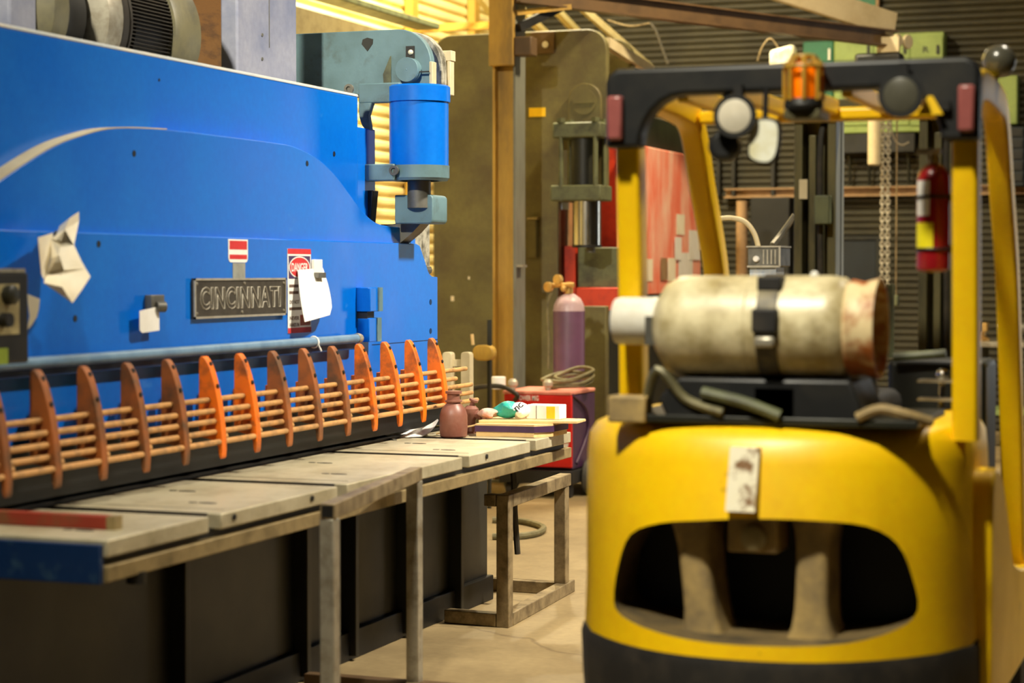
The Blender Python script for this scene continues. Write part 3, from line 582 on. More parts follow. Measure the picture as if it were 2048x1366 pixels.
build('top_rail', B().tube([Vector((*n2_, ZS-.025))-d*.026, Vector((*f2_, ZS-.025))+d*.028], 0, sec=[(-.025, -.025), (.025, -.025), (.025, .025), (-.025, .025)], up=(0, 0, 1)), K['steel'], t2, bevel=.003)
build('rail_end_opening', B().tube([Vector((*n2_, ZS-.025))-d*.0275, Vector((*n2_, ZS-.025))-d*.025], 0, sec=[(-.019, -.019), (.019, -.019), (.019, .019), (-.019, .019)], up=(0, 0, 1)), K['black'], t2)
build('foot_rail', B().box(-3.42, f2_[0]-.026, f2_[1]-.025, f2_[1]+.025, .0, .05).box(f2_[0]+.026, -2.62, f2_[1]-.025, f2_[1]+.025, .0, .05), K['jib'], t2, bevel=.003)
build('foot_rail', B().tube([Vector((*n2_, .026))+d*.03, Vector((*f2_, .026))-d*.03], 0, sec=[(-.025, -.025), (.025, -.025), (.025, .025), (-.025, .025)], up=(0, 0, 1)), K['steel'], t2, bevel=.003)

# ------------------------------------------------------------------ forklift
FX = -1.282
fk = thing('forklift', 'yellow forklift truck with black roof bar seen from behind', 'forklift', (FX, 6.1, 0))
def fp_(name, b, m, **k): return build(name, b, m, fk, **k)
def plan(hw, yc, bulge, yfront, inset=0, n=16):
    pts = []; hw -= inset
    for i in range(n+1):
        u = -1+2*i/n; x = FX+hw*u; pts.append((x, yc+inset+bulge*abs(u)**2.4+(.05*max(0, (abs(u)-.86)/.14)**2)))
    return pts+[(FX+hw, yfront), (FX-hw, yfront)]
def cwring(z, hw, yc, bulge, yf, inset=0): return [(x, y, z) for x, y in plan(hw, yc, bulge, yf, inset)]
YR = 5.26
cwb = B().loft([cwring(.565, .565, 5.19, .38, 6.1), cwring(.7, .56, 5.21, .36, 6.1), cwring(.9, .555, 5.245, .31, 6.1), cwring(1.08, .545, 5.285, .25, 6.1), cwring(1.135, .545, 5.295, .235, 6.1, .006), cwring(1.165, .545, 5.305, .22, 6.1, .024), cwring(1.182, .545, 5.315, .21, 6.1, .055), cwring(1.188, .545, 5.32, .2, 6.1, .09)])
cw = fp_('counterweight', cwb, K['yellow'], ang=40)
hole = [(1222, 1205), (1232, 1130), (1262, 1068), (1330, 1042), (1420, 1034), (1520, 1030), (1640, 1036), (1735, 1052), (1790, 1092), (1816, 1160), (1826, 1230), (1790, 1262), (1700, 1278), (1560, 1288), (1440, 1280), (1330, 1252), (1250, 1232)]
hp = smooth_pts([(P(x, y, Y=5.34).x, max(.605, P(x, y, Y=5.34).z)) for x, y in hole], 3, True)
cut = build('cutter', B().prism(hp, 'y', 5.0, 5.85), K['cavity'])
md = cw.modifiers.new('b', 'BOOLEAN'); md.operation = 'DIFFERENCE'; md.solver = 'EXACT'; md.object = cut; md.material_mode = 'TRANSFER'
dg = bpy.context.evaluated_depsgraph_get(); me = bpy.data.meshes.new_from_object(cw.evaluated_get(dg)); cw.modifiers.clear(); cw.data = me; me.name = 'counterweight'
bpy.data.objects.remove(cut); finish(cw, .012, 2, 50)
fp_('cavity_shade_box', B().box(FX-.5, FX+.5, 5.60, 5.84, .6, .98), K['black'])  # black box added to darken the opening behind the pillars
def pillar(xt0, xt1, xb0, xb1, yt, yb_):
    t0 = P(xt0, yt, Y=YR+.08); t1 = P(xt1, yt, Y=YR+.08); b0 = P(xb0, yb_, Y=YR+.06); b1 = P(xb1, yb_, Y=YR+.06)
    def ring(x0, x1, z, yy): return [(x, yy+y, z) for x, y in rrect(x0, x1, 0, .2, .025, 4)]
    rings = []
    for k in range(9):
        s_ = k/8; fl = 1+.5*abs(2*s_-1)**4
        x0 = b0.x+(t0.x-b0.x)*s_; x1 = b1.x+(t1.x-b1.x)*s_; c_ = (x0+x1)/2; h_ = (x1-x0)/2*fl*1.06
        rings.append(ring(c_-h_, c_+h_, b0.z+(t0.z-b0.z)*s_, YR+.07))
    return B().loft(rings)
fp_('grille_pillar', pillar(1350, 1408, 1372, 1432, 1030, 1285), K['dirtyyellow'])
fp_('grille_pillar', pillar(1596, 1656, 1584, 1650, 1030, 1290), K['dirtyyellow'])
q = P(1505, 1075, Y=YR+.05)
tw = fp_('tow_pin_block', B().box(q.x-.07, q.x+.07, YR+.05, YR+.2, q.z-.042, q.z+.06), K['dirtyyellow'], bevel=.006)
build('tow_pin', B().lathe((q.x+.005, YR+.05, q.z), (0, -1, 0), [(.036, 0), (.034, .02), (.02, .026)], 20), K['beige'], tw)
lb = B(); a = P(1457, 895, Y=YR); b2 = P(1515, 1022, Y=YR)
lb.add([(a.x, YR+.018, a.z), (b2.x, YR+.018, a.z), (b2.x, YR-.034, b2.z), (a.x, YR-.034, b2.z), (a.x, YR+.05, a.z), (b2.x, YR+.05, a.z), (b2.x, YR+.05, b2.z), (a.x, YR+.05, b2.z)], [(0, 1, 2, 3), (4, 7, 6, 5), (0, 4, 5, 1), (1, 5, 6, 2), (2, 6, 7, 3), (3, 7, 4, 0)])
lo_ = fp_('peeled_label', lb, M('worn_white_sticker', (232, 224, 196), (120, 84, 44), .6, scale=16, lo=.56, hi=.66))
bmp = B().loft([cwring(.20, .565, 5.23, .38, 6.1), cwring(.42, .575, 5.2, .38, 6.1), cwring(.54, .575, 5.185, .38, 6.1), cwring(.564, .57, 5.19, .38, 6.1)])
fp_('rear_bumper', bmp, K['rubber'], ang=40)
for px, py in ((1222, 1110), (1215, 1165)):
    q = P(px+16, py, Y=5.44); fp_('grille_lug', B().box(q.x-.02, q.x+.015, 5.42, 5.52, q.z-.02, q.z+.02), K['dirtyyellow'], bevel=.006)
# side body
fp_('side_panel', B().prism(smooth_pts([(5.72, .55), (5.72, .95), (5.8, 1.04), (5.95, 1.0), (6.12, .85), (6.25, .72), (6.5, .66)], 5)+[(7.1, .6), (7.1, .35), (5.72, .35)], 'x', -.76, -.675), K['yellow'], bevel=.01)
fp_('side_panel', B().prism([(5.72, .35), (5.72, .98), (6.2, .85), (7.1, .6), (7.1, .35)], 'x', -1.81, -1.74), K['yellow'], bevel=.01)
fp_('chassis', B().box(-1.73, -.77, 6.1, 7.05, .25, .62), K['black'])
fp_('engine_hood', B().box(-1.62, -.85, 5.75, 6.5, .62, 1.12), K['darkpaint'], bevel=.03)
def wheel(x, y, r, wd, nm='wheel'):
    wv = fp_(nm, B().lathe((x, y, r), (1, 0, 0), [(r*.55, -wd/2), (r*.92, -wd/2), (r, -wd*.3), (r, wd*.3), (r*.92, wd/2), (r*.55, wd/2)], 28), K['rubber'])
    build('hub', B().lathe((x, y, r), (1, 0, 0), [(r*.55, -wd*.4), (r*.55, wd*.4), (r*.2, wd*.45)], 20), K['yellow'], wv)
wheel(-1.70, 5.98, .24, .17); wheel(-.80, 5.98, .24, .17); wheel(-1.70, 7.0, .3, .2); wheel(-.80, 7.0, .3, .2)
# overhead guard
sec = rrect(-.045, .045, -.035, .035, .014, 3)
def guard_side(x, nm):
    path = smooth_pts([(x, 5.60, 1.14), (x, 5.585, 1.55), (x, 5.56, 1.92), (x, 5.565, 2.03), (x, 5.62, 2.10), (x, 5.75, 2.125), (x, 6.05, 2.115), (x, 6.2, 2.09), (x, 6.29, 2.0), (x, 6.37, 1.87), (x, 6.54, 1.62), (x, 6.66, 1.3), (x, 6.76, .95), (x, 6.84, .62)], 4)
    return fp_(nm, B().tube(path, 0, sec=[(a_, b_) for a_, b_ in sec], up=(1, 0, 0)), K['yellow'], ang=40)
guard_side(-1.69, 'guard_post'); guard_side(-.735, 'guard_post')
xl, xr = -1.735, -.69
inner = []
for (cx, sgn) in ((xl+.10, 1), (xr-.10, -1)):
    for i in range(7):
        t = PI/2*i/6; inner.append((cx+sgn*.13*(1-math.cos(t)), 1.955+.145*math.sin(t)) if sgn > 0 else (cx+sgn*.13*(1-math.cos(PI/2-t)), 1.955+.145*math.sin(PI/2-t)))
outer = [(xr, 1.955), (xr, 2.14), (xr-.012, 2.165), (xr-.035, 2.178), (xl+.035, 2.178), (xl+.012, 2.165), (xl, 2.14), (xl, 1.955)]
fp_('rear_crossbar', B().prism(inner+outer, 'y', 5.455, 5.535), K['darkpaint'], bevel=.012, seg=3)
fp_('front_crossbar', B().box(-1.65, -.775, 6.16, 6.24, 2.07, 2.11), K['yellow'], bevel=.01)
for x in (-1.53, -1.38, -1.22, -1.06, -.9): fp_('roof_bar', B().box(x-.016, x+.016, 5.54, 6.17, 2.085, 2.135), K['yellow'], bevel=.006)
for x, py in ((-1.70, 236), (-.72, 196)):
    fp_('tail_light', B().box(x-.022, x+.022, 5.425, 5.457, 1.975, 2.10), K['tail'], bevel=.008)
# lights
def worklight(px, py, y, lens, nm):
    q = P(px, py, Y=y)
    h_ = fp_('work_light', B().lathe((q.x, y+.075, q.z), (0, -1, 0), [(.015, 0), (.04, .015), (.055, .05), (.06, .07), (.06, .082), (.05, .082)], 28), K['darkpaint'])
    build('lens', B().lathe((q.x, y, q.z), (0, -1, 0), [(.0505, 0), (.046, .008), (.03, .013), (.002, .016)], 28), lens, h_)
    build('light_bracket', B().box(q.x-.012, q.x+.012, y+.03, y+.06, q.z+.04, q.z+.09), K['black'], h_)
worklight(1470, 232, 5.40, K['lens'], 'a'); worklight(1802, 190, 5.38, K['lensdark'], 'b')
q = P(1450, 292, Y=5.46); fp_('reverse_alarm', B().lathe((q.x, 5.50, q.z), (0, -1, 0), [(.036, 0), (.044, .02), (.044, .06), (.03, .07)], 20).box(q.x-.01, q.x+.01, 5.47, 5.49, q.z, 2.1), K['darkpaint'], bevel=.003)
# mirror
def quad_plate(pxs, y, th, grow=1.0):
    pts = [P(px, py, Y=y) for px, py in pxs]; return smooth_pts([(p_.x, p_.z) for p_ in pts], 4, True)
mr = [(1508, 238), (1545, 236), (1560, 252), (1556, 305), (1540, 328), (1510, 326), (1494, 310), (1500, 262)]
mm = fp_('rear_view_mirror', B().prism(quad_plate(mr, 5.42, 0), 'y', 5.42, 5.445), K['black'], bevel=.004)
cxm = sum(p_[0] for p_ in mr)/8; cym = sum(p_[1] for p_ in mr)/8
build('painted_mirror_glass', B().prism(quad_plate([(cxm+(x-cxm)*.86, cym+(y-cym)*.88) for x, y in mr], 5.418, 0), 'y', 5.416, 5.42), K['mirror'], mm)
build('mirror_stem', B().tube([P(1530, 245, Y=5.44), P(1532, 180, Y=5.45)], .008), K['black'], mm)
# beacon
q = P(1612, 200, Y=5.44); zt = P(1612, 122, Y=5.44).z; zb_ = q.z
be = fp_('warning_beacon', B().lathe((q.x, 5.41, zb_), (0, 0, 1), [(.034, 0), (.034, (zt-zb_)*.8), (.026, (zt-zb_)*.92), (.004, (zt-zb_)*.96)], 24), K['amber'], label='amber warning beacon')
build('beacon_base', B().lathe((q.x, 5.41, zb_-.03), (0, 0, 1), [(.05, 0), (.055, .012), (.05, .03)], 24), K['darkpaint'], be)
cg = B()
for i in range(8):
    t = 2*PI*i/8+.2; cg.tube([(q.x+.052*math.cos(t), 5.41+.052*math.sin(t), zb_-.005), (q.x+.052*math.cos(t), 5.41+.052*math.sin(t), zt-.02), (q.x+.03*math.cos(t), 5.41+.03*math.sin(t), zt+.008)], .006, 6)
cg.torus((q.x, 5.41, zt-.02), (0, 0, 1), .052, .006).torus((q.x, 5.41, zt+.008), (0, 0, 1), .03, .006)
build('beacon_guard', cg, K['ambercage'], be)
build('beacon_bracket', B().box(q.x-.05, q.x+.05, 5.38, 5.52, zb_-.055, zb_-.03), K['mast'], be, bevel=.004)
# warning triangle, ball mirror
q = P(1862, 212, Y=5.44); fp_('warning_triangle', B().prism([(q.x-.034, q.z-.024), (q.x+.034, q.z-.024), (q.x+.006, q.z+.026), (q.x-.006, q.z+.026)], 'y', 5.425, 5.435), K['yel']); fp_('triangle_clip', B().box(q.x+.02, q.x+.05, 5.435, 5.47, q.z-.012, q.z+.012), K['black'])
q = P(1998, 122, Y=6.0); bm_ = fp_('ball_mirror', B().ball(q, .049, 24, 14), K['lensdark'])
build('mirror_stem', B().tube([q-Vector((.0, 0, .03)), Vector((-.735, 6.0, 2.12))], .009), K['black'], bm_)
# mast
for i, (x0, x1) in enumerate(((P(1588, 300, Y=6.92).x, P(1672, 300, Y=6.92).x), (P(1838, 300, Y=6.92).x, P(1922, 300, Y=6.92).x))):
    mr_ = fp_('mast_rail', B().box(x0, x0+.03, 6.92, 7.07, .12, 2.15).box(x0, x1, 7.0, 7.03, .12, 2.15).box(x1-.03, x1, 6.92, 7.07, .12, 2.15).box(x0+.05, x0+.075, 6.93, 7.0, .2, 2.08), K['mast'], bevel=.004)
    build('hydraulic_hose', B().tube(smooth_pts([(x0+.1, 6.93, .7), (x0+.098, 6.92, 1.4), (x0+.092, 6.92, 2.0), (x0+.1, 6.95, 2.12)], 4), .011), K['darkhose'], mr_)
    if i == 0:
        q = P(1648, 420, Y=6.9); build('junction_box', B().box(q.x-.028, q.x+.024, 6.87, 6.92, q.z-.05, q.z+.05), K['oliveg'], mr_, bevel=.004)
        q = P(1606, 378, Y=6.9); build('data_tag', B().box(q.x-.017, q.x+.012, 6.915, 6.92, q.z-.034, q.z+.034), K['creampaint'], mr_)
xa = P(1580, 220, Y=6.92).x; xb = P(1930, 220, Y=6.92).x
fp_('mast_crosshead', B().box(xa, xb, 6.9, 7.0, 2.13, 2.20), K['mast'], bevel=.005)
fp_('mast_tie_bar', B().box(xa, xb, 7.03, 7.08, 1.02, 1.12), K['mast'], bevel=.005)
# cowl, seat, levers
fp_('dash_cowl', B().box(P(1785, 720, Y=6.65).x, -.80, 6.55, 6.85, .62, 1.315), K['oliveDk'], bevel=.02)
fp_('dash_rim', B().tube([(P(1785, 702, Y=6.5).x, 6.52, 1.325), (P(1890, 700, Y=6.5).x, 6.52, 1.34)], .014), K['oliveg'])
fp_('cowl_post', B().box(P(1778, 640, Y=6.6).x-.01, P(1778, 640, Y=6.6).x+.012, 6.6, 6.63, 1.32, 1.56), K['oliveg'])
st_ = fp_('seat', B().box(-1.46, -1.02, 5.86, 6.3, 1.12, 1.24), K['rubber'], bevel=.04, seg=3)
build('seat_back', B().prism([(-1.46, 1.22), (-1.02, 1.22), (-1.05, 1.48), (-1.43, 1.48)], 'y', 5.80, 5.90), K['rubber'], st_, bevel=.03, seg=3)
fp_('lever', B().tube([(-.88, 6.1, 1.12), (-.875, 6.12, 1.28)], .009).ball((-.875, 6.12, 1.29), .02), K['chrome'])
for z in (1.215, 1.27): fp_('lever_gate', B().box(-.94, -.80, 6.05, 6.12, z, z+.008), K['steelbright'])
# tank cradle on the counterweight
YT = 5.46; XT0, XT1 = P(1335, 655, Y=YT).x, P(1700, 655, Y=YT).x; ZX = 1.447; RT_ = .145
cr = fp_('tank_cradle', B().prism([(XT0+.03, 1.185), (XT1+.05, 1.185), (XT1+.05, 1.24), (XT1+.02, 1.31), (XT0+.06, 1.31), (XT0+.0, 1.25)], 'y', 5.36, 5.66), K['darkpaint'], bevel=.01)
build('cradle_base', B().box(-1.66, -.83, 5.35, 5.86, 1.183, 1.205), K['oliveDk'], cr, bevel=.004)
build('cradle_arm', B().tube(smooth_pts([(-1.60, 5.40, 1.21), (-1.55, 5.36, 1.33), (-1.47, 5.36, 1.25), (-1.36, 5.35, 1.215)], 5), .014), K['mast'], cr)
build('cradle_arm', B().tube(smooth_pts([(-1.42, 5.35, 1.27), (-1.3, 5.345, 1.245), (-1.2, 5.345, 1.21)], 5), .016), K['oliveg'], cr)
build('latch_box', B().box(-1.69, -1.58, 5.34, 5.42, 1.18, 1.255), K['dirtyyellow'], cr, bevel=.006)
build('latch_box', B().box(-1.28, -1.16, 5.36, 5.42, 1.2, 1.29), K['greydark'], cr, bevel=.006)
build('bracket_nut', B().ball((-1.04, 5.40, 1.21), .014, 10, 6), K['creampaint'], cr); build('bracket_nut', B().ball((-1.09, 5.40, 1.21), .011, 10, 6), K['creampaint'], cr)
build('cradle_arm', B().tube(smooth_pts([(-.99, 5.35, 1.21), (-.93, 5.35, 1.235), (-.86, 5.36, 1.22), (-.8, 5.40, 1.20)], 5), .014), K['dirtyyellow'], cr)
tk = thing('gas_tank', 'dirty cream gas tank lying crosswise on the forklift counterweight', 'gas tank', ((XT0+XT1)/2, YT, ZX-RT_))
L = XT1-XT0
build('tank_body', B().lathe((XT0, YT, ZX), (1, 0, 0), [(.02, -.03), (.08, -.022), (.122, .005), (.143, .045), (RT_, .08), (RT_, L*.48), (RT_+.002, L*.485), (RT_, L*.49), (RT_, L-.05), (.140, L-.012), (.118, L+.012), (.08, L+.028), (.02, L+.035)], 48), K['tank'], tk)
xc0 = P(1231, 630, Y=YT).x
build('valve_collar', B().lathe((xc0, YT, ZX+.015), (1, 0, 0), [(.055, .0), (.064, .004), (.068, .02), (.068, XT0-xc0+.03), (.06, XT0-xc0+.035)], 32), K['tankwhite'], tk)
build('collar_window', B().prism([(XT0-.045, ZX-.05), (XT0-.008, ZX-.05), (XT0-.008, ZX+.03), (XT0-.045, ZX+.03)], 'y', YT-.072, YT-.06), K['greydark'], tk)
xe = P(1762, 660, Y=YT).x
build('foot_ring', B().lathe((XT1-.0, YT, ZX), (1, 0, 0), [(.125, -.005), (.135, .01), (.128, .04), (.138, xe-XT1-.005), (.138, xe-XT1), (.128, xe-XT1), (.11, .02)], 40), M('rust_streaked_ring', (226, 204, 156), (164, 88, 26), .5, scale=9, lo=.42, hi=.56), tk)
xs0, xs1 = P(1510, 655, Y=YT-.14).x, P(1552, 655, Y=YT-.14).x
build('strap', B().lathe((xs0, YT, ZX), (1, 0, 0), [(RT_-.004, 0), (RT_+.005, .001), (RT_+.005, xs1-xs0-.001), (RT_-.004, xs1-xs0)], 48), M('worn_strap', (120, 108, 74), (60, 52, 40), .5, scale=10, lo=.4, hi=.6), tk)
build('strap_buckle', B().box(xs0-.005, xs1+.006, YT-RT_-.02, YT-RT_+.02, ZX-.01, ZX+.055), K['rubber'], tk, bevel=.006)
build('strap_buckle', B().box(xs0+.002, xs1, YT-RT_-.024, YT-RT_+.02, ZX-.05, ZX-.02), K['steelbright'], tk, bevel=.008)
build('strap_buckle', B().box(xs0-.003, xs1+.006, YT-.11, YT-.05, ZX+.102, ZX+.143), K['rubber'], tk, bevel=.006)
build('vent_cap', B().ball((P(1632, 555, Y=YT).x, YT-.02, ZX+RT_), .012, 10, 6), K['white'], tk)
# fire extinguisher on the post
ex = P(1866, 545, Y=5.66); zt = P(1866, 330, Y=5.66).z
fe = thing('fire_extinguisher', 'dark red fire extinguisher with yellow tag mounted on the forklift', 'extinguisher', (ex.x, 5.66, ex.z))
R_ = .046
build('extinguisher_body', B().lathe((ex.x, 5.66, ex.z), (0, 0, 1), [(.03, 0), (.044, .008), (R_, .02), (R_, zt-ex.z-.045), (.042, zt-ex.z-.022), (.028, zt-ex.z-.004), (.014, zt-ex.z+.004)], 28), K['extred'], fe)
build('valve', B().lathe((ex.x, 5.66, zt), (0, 0, 1), [(.014, 0), (.018, .012), (.012, .03), (.02, .034), (.02, .04)], 14).box(ex.x-.05, ex.x+.02, 5.65, 5.67, zt+.03, zt+.045), K['steelbright'], fe, bevel=.002)
def wrap(z0, z1, a0, a1, rr, m, nm):
    n = 8; b = B(); rings = []
    for r_ in (rr, rr+.0015): rings.append([(ex.x+r_*math.cos(a0+(a1-a0)*i/n), 5.66+r_*math.sin(a0+(a1-a0)*i/n)) for i in range(n+1)])
    poly = rings[0]+rings[1][::-1]; b.prism(poly, 'z', z0, z1); build(nm, b, m, fe)
wrap(P(1866, 432, Y=5.66).z, P(1866, 362, Y=5.66).z, math.radians(210), math.radians(265), R_, K['white'], 'instruction_label')
wrap(P(1866, 498, Y=5.66).z, P(1866, 446, Y=5.66).z, math.radians(205), math.radians(278), R_, K['yelgreen'], 'inspection_tag')
for dz in (.065, .21): build('mount_bracket', B().box(ex.x+.046, -.775, 5.68, 5.70, ex.z+dz-.012, ex.z+dz+.012).torus((ex.x, 5.66, ex.z+dz), (0, 0, 1), R_+.003, .004), K['black'], fe)

# ------------------------------------------------------------------ things on the shear table
q = P(907, 800, X=-3.43); q.z = ZT
jug = thing('plastic_jug', 'brown-red jug with screw neck standing on the table end', 'jug', (q.x, q.y, ZT))
sc = .00233
build('jug_body', B().lathe((q.x, q.y, ZT), (0, 0, 1), [(.056, 0), (.062, .006), (.065, .05), (.064, .1), (.056, .128), (.038, .15), (.031, .158)], 28), K['clay'], jug)
build('jug_neck', B().lathe((q.x, q.y, ZT+.158), (0, 0, 1), [(.031, 0), (.04, .004), (.04, .012), (.03, .014), (.029, .04), (.038, .042), (.038, .054), (.02, .056)], 24), K['clay'], jug)
q = P(946, 830, Y=8.74)
tn = thing('valve_nozzle', 'brown pipe valve standing on the table right of the jug', 'valve', (q.x, 8.74, ZT))
build('valve_body', B().lathe((q.x-.01, 8.74, ZT), (0, 0, 1), [(.03, 0), (.034, .01), (.024, .03), (.024, .06), (.038, .085), (.036, .115), (.02, .13)], 18), K['clay'], tn)
build('valve_spout', B().lathe((q.x, 8.74, ZT+.09), (1, -.25, -.1), [(.022, 0), (.02, .035), (.027, .045), (.027, .06), (.014, .061)], 16), K['clay'], tn)
build('valve_stem', B().lathe((q.x-.01, 8.74, ZT+.12), (.4, 0, 1), [(.012, 0), (.012, .03), (.022, .032), (.022, .042)], 12), K['clay'], tn)
ZTR = .868; ZB = .919
q = P(964, 858, Y=8.6); q2 = P(1092, 858, Y=8.6)
vt = thing('violet_tray', 'dark violet edged sheet with cut corner under the plywood strip', 'sheet', (q.x+.15, 8.7, ZT))
poly = [(q.x-.02, 8.56), (q2.x-.05, 8.58), (q2.x+.01, 8.66), (q2.x+.02, 8.86), (q.x, 8.86)]
build('tray_core', B().prism(poly, 'z', ZTR, ZTR+.028), K['violet'], vt)
build('tray_top', B().prism([(x*.985+.015*(q.x+.15), y*.985+.015*8.7) for x, y in poly], 'z', ZTR+.0282, ZTR+.037), K['wood'], vt)
build('spacer_plate', B().prism([(x*.97+.03*(q.x+.15), y*.97+.03*8.72) for x, y in poly], 'z', ZT+.001, ZTR), K['wood'], vt)
q = P(957, 838, Y=8.6); q2 = P(1157, 838, Y=8.72)
tag(build('plywood_board', B().prism([(q.x, 8.6), (q2.x, 8.70), (q2.x-.01, 8.86), (q.x, 8.84)], 'z', ZTR+.0375, ZB-.001), K['wood'], bevel=.002), 'long pale plywood strip lying across the far table end', 'board')
tag(build('thin_lath', B().tube([P(872, 868, Z=ZT+.006), P(968, 846, Y=8.64)], 0, sec=[(-.012, -.003), (.012, -.003), (.012, .003), (-.012, .003)], up=(0, 0, 1)), K['wood']), 'thin pale wooden lath leaning beside the jug', 'lath')
tag(build('thin_lath', B().tube([P(735, 862, Z=ZT+.003), P(790, 880, Z=ZT+.003)], 0, sec=[(-.008, -.003), (.008, -.003), (.008, .003), (-.008, .003)], up=(0, 0, 1)), K['greydark']), 'dark thin strip tucked under the white sheet', 'strip')
# curled white sheet
b = B(); rows = []
lo_px = smooth_pts([(766, 868), (800, 878), (835, 876), (862, 862), (877, 840)], 3); hi_px = smooth_pts([(792, 862), (815, 860), (838, 856), (860, 848), (875, 838)], 3)
for i, (a_, c_) in enumerate(zip(lo_px, hi_px)):
    t = i/(len(lo_px)-1); y0 = P(800, 878, Z=ZT).y-.02+.28*t; y1 = y0+.16*(1-.7*t)
    rows.append([P(a_[0]+(c_[0]-a_[0])*s_, a_[1]+(c_[1]-a_[1])*s_, Y=y0+(y1-y0)*s_) for s_ in (0, .5, 1)])
for r in rows:
    for v in r: v.z = max(v.z, ZT+.003)
n = 3; vs = [v for r in rows for v in r]; N = len(vs); b.v = vs+[v-Vector((0, 0, .002)) for v in vs]
for i in range(len(rows)-1):
    for j in range(2): f = (i*n+j, i*n+j+1, (i+1)*n+j+1, (i+1)*n+j); b.f += [f, tuple(x+N for x in reversed(f))]
tag(build('curled_sheet', b, K['white'], ang=60), 'white sheet curling up on the table before the jug', 'sheet')
# bag, rags, boxes
yb_ = 8.72; q = P(1020, 834, Y=yb_)
bg = thing('teal_bag', 'crumpled teal and white plastic bag on the plywood strip', 'bag', (q.x, yb_, ZB))
def blob(c_, rx, ry, rz, seed, n=18, m=9, amp=.22):
    rnd = random.Random(seed); ph = [rnd.uniform(0, 6) for _ in range(6)]; b = B(); rings = []
    for i in range(m+1):
        a_ = PI*i/m; ring = []
        for k in range(n):
            t = 2*PI*k/n; f = 1+amp*(math.sin(3*t+ph[0]+2*a_)+.6*math.sin(5*t-3*a_+ph[1])+.5*math.sin(2*t+4*a_+ph[2]))/2
            ring.append((c_[0]+rx*f*max(.02, math.sin(a_))*math.cos(t), c_[1]+ry*f*max(.02, math.sin(a_))*math.sin(t), max(c_[2]-rz, c_[2]-rz*math.cos(a_)*(1 if f < 1.3 else 1.0))))
        rings.append(ring)
    return b.loft(rings)
build('bag_half', blob((P(1016, 815, Y=yb_).x, yb_, ZB+.042), .056, .045, .041, 3, amp=.42), K['teal'], bg, ang=50)
wb = build('bag_half', blob((P(1038, 815, Y=yb_).x, yb_+.01, ZB+.040), .044, .042, .039, 5, amp=.4), K['white'], bg, ang=50)
q = P(1036, 815, Y=yb_-.04); text('bag_print', 'TIC', (q.x, yb_-.036, q.z), (1, 0, .9), (-.9, 0, 1), .05, .022, K['black'], bg, ext=.004)
q = P(975, 832, Z=ZT+.036); tag(build('shop_rag', blob((P(982, 824, Y=yb_).x, yb_-.04, ZB+.026), .045, .04, .025, 9, amp=.4), K['pink'], ang=50), 'crumpled pinkish rag between nozzle and teal bag', 'rag')
yb_ = 8.64; a = P(1052, 806, Y=yb_+.1); b2 = P(1119, 834, Y=yb_+.1)
bx = thing('white_carton', 'white carton with a yellow patch lying on the plywood strip', 'carton', ((a.x+b2.x)/2, yb_+.15, ZB))
build('carton_body', B().box(a.x, b2.x, yb_+.1, yb_+.2, ZB, ZB+.066), K['white'], bx, bevel=.003)
q = P(1093, 820, Y=yb_+.1); q2 = P(1110, 820, Y=yb_+.1)
build('yellow_patch', B().box(q.x, q2.x, yb_+.098, yb_+.1, ZB+.004, ZB+.06), K['yel'], bx)
q = P(1072, 820, Y=yb_+.1); build('carton_joint', B().box(q.x, q.x+.003, yb_+.0985, yb_+.1, ZB+.002, ZB+.064), K['greydark'], bx)
# ------------------------------------------------------------------ behind the table
YW = 13.4
wd = thing('welder', 'red welding machine on wheels beyond the table end', 'welder', (-4.75, YW+.3, 0))
xl, xr = P(1008, 850, Y=YW).x, P(1143, 850, Y=YW).x
build('case_front', B().box(xl, xr, YW, YW+.03, .215, .73), K['red'], wd, bevel=.006)
build('case_body', B().box(xl+.01, xr-.004, YW+.03, YW+.55, .2, .725), K['violet'], wd, bevel=.006)
build('case_lid', B().box(xl-.01, xr, YW-.006, YW+.55, .731, .755), M('toplit_red_lid', (226, 146, 128), (206, 112, 96), .5), wd, bevel=.006)  # lid coloured paler than the case to paint in light from above
build('side_ridge', B().tube(smooth_pts([(xr+.004, YW+.02, .73), (xr+.01, YW+.3, .62), (xr+.006, YW+.36, .45), (xr+.004, YW+.1, .24)], 5), .01), K['violet'], wd)
text('case_print', 'POWER MIG', P(1056, 796, Y=YW-.008), (1, 0, 0), (0, 0, 1), .16, .036, K['white'], wd)
q = P(1124, 897, Y=YW-.002); build('case_emblem', B().prism([(q.x-.07, q.z+.015), (q.x+.05, q.z+.04), (q.x+.04, q.z), (q.x-.0, q.z-.045), (q.x-.03, q.z-.02), (q.x-.055, q.z-.012)], 'y', YW-.003, YW), K['white'], wd)
vb = B()
for i in range(7): z = .225+.02*i; vb.box(P(1028, 900, Y=YW).x, P(1047, 900, Y=YW).x, YW-.012, YW-.002, z, z+.011)
build('vent_louvers', vb, K['creampaint'], wd)
build('cart_tray', B().box(xl-.02, xr+.02, YW-.05, YW+.95, .1, .195), K['black'], wd, bevel=.006)
for x in (xr+.045, xl-.045):
    wh = build('wheel', B().lathe((x, YW+.28, .128), (1, 0, 0), [(.07, -.028), (.115, -.03), (.128, -.015), (.128, .015), (.115, .03), (.07, .028)], 28), K['greydark'], wd)
    sp = B().lathe((x, YW+.28, .128), (1, 0, 0), [(.03, -.02), (.03, .03), (.012, .034)], 16)
    for k in range(6): t = 2*PI*k/6; sp.box(x+.0, x+.026, YW+.28-.008, YW+.28+.008, .128-.008, .128+.008).tube([(x+.02, YW+.28, .128), (x+.02, YW+.28+.085*math.cos(t), .128+.085*math.sin(t))], .009, 6)
    build('spokes', sp, K['beige'], wh)
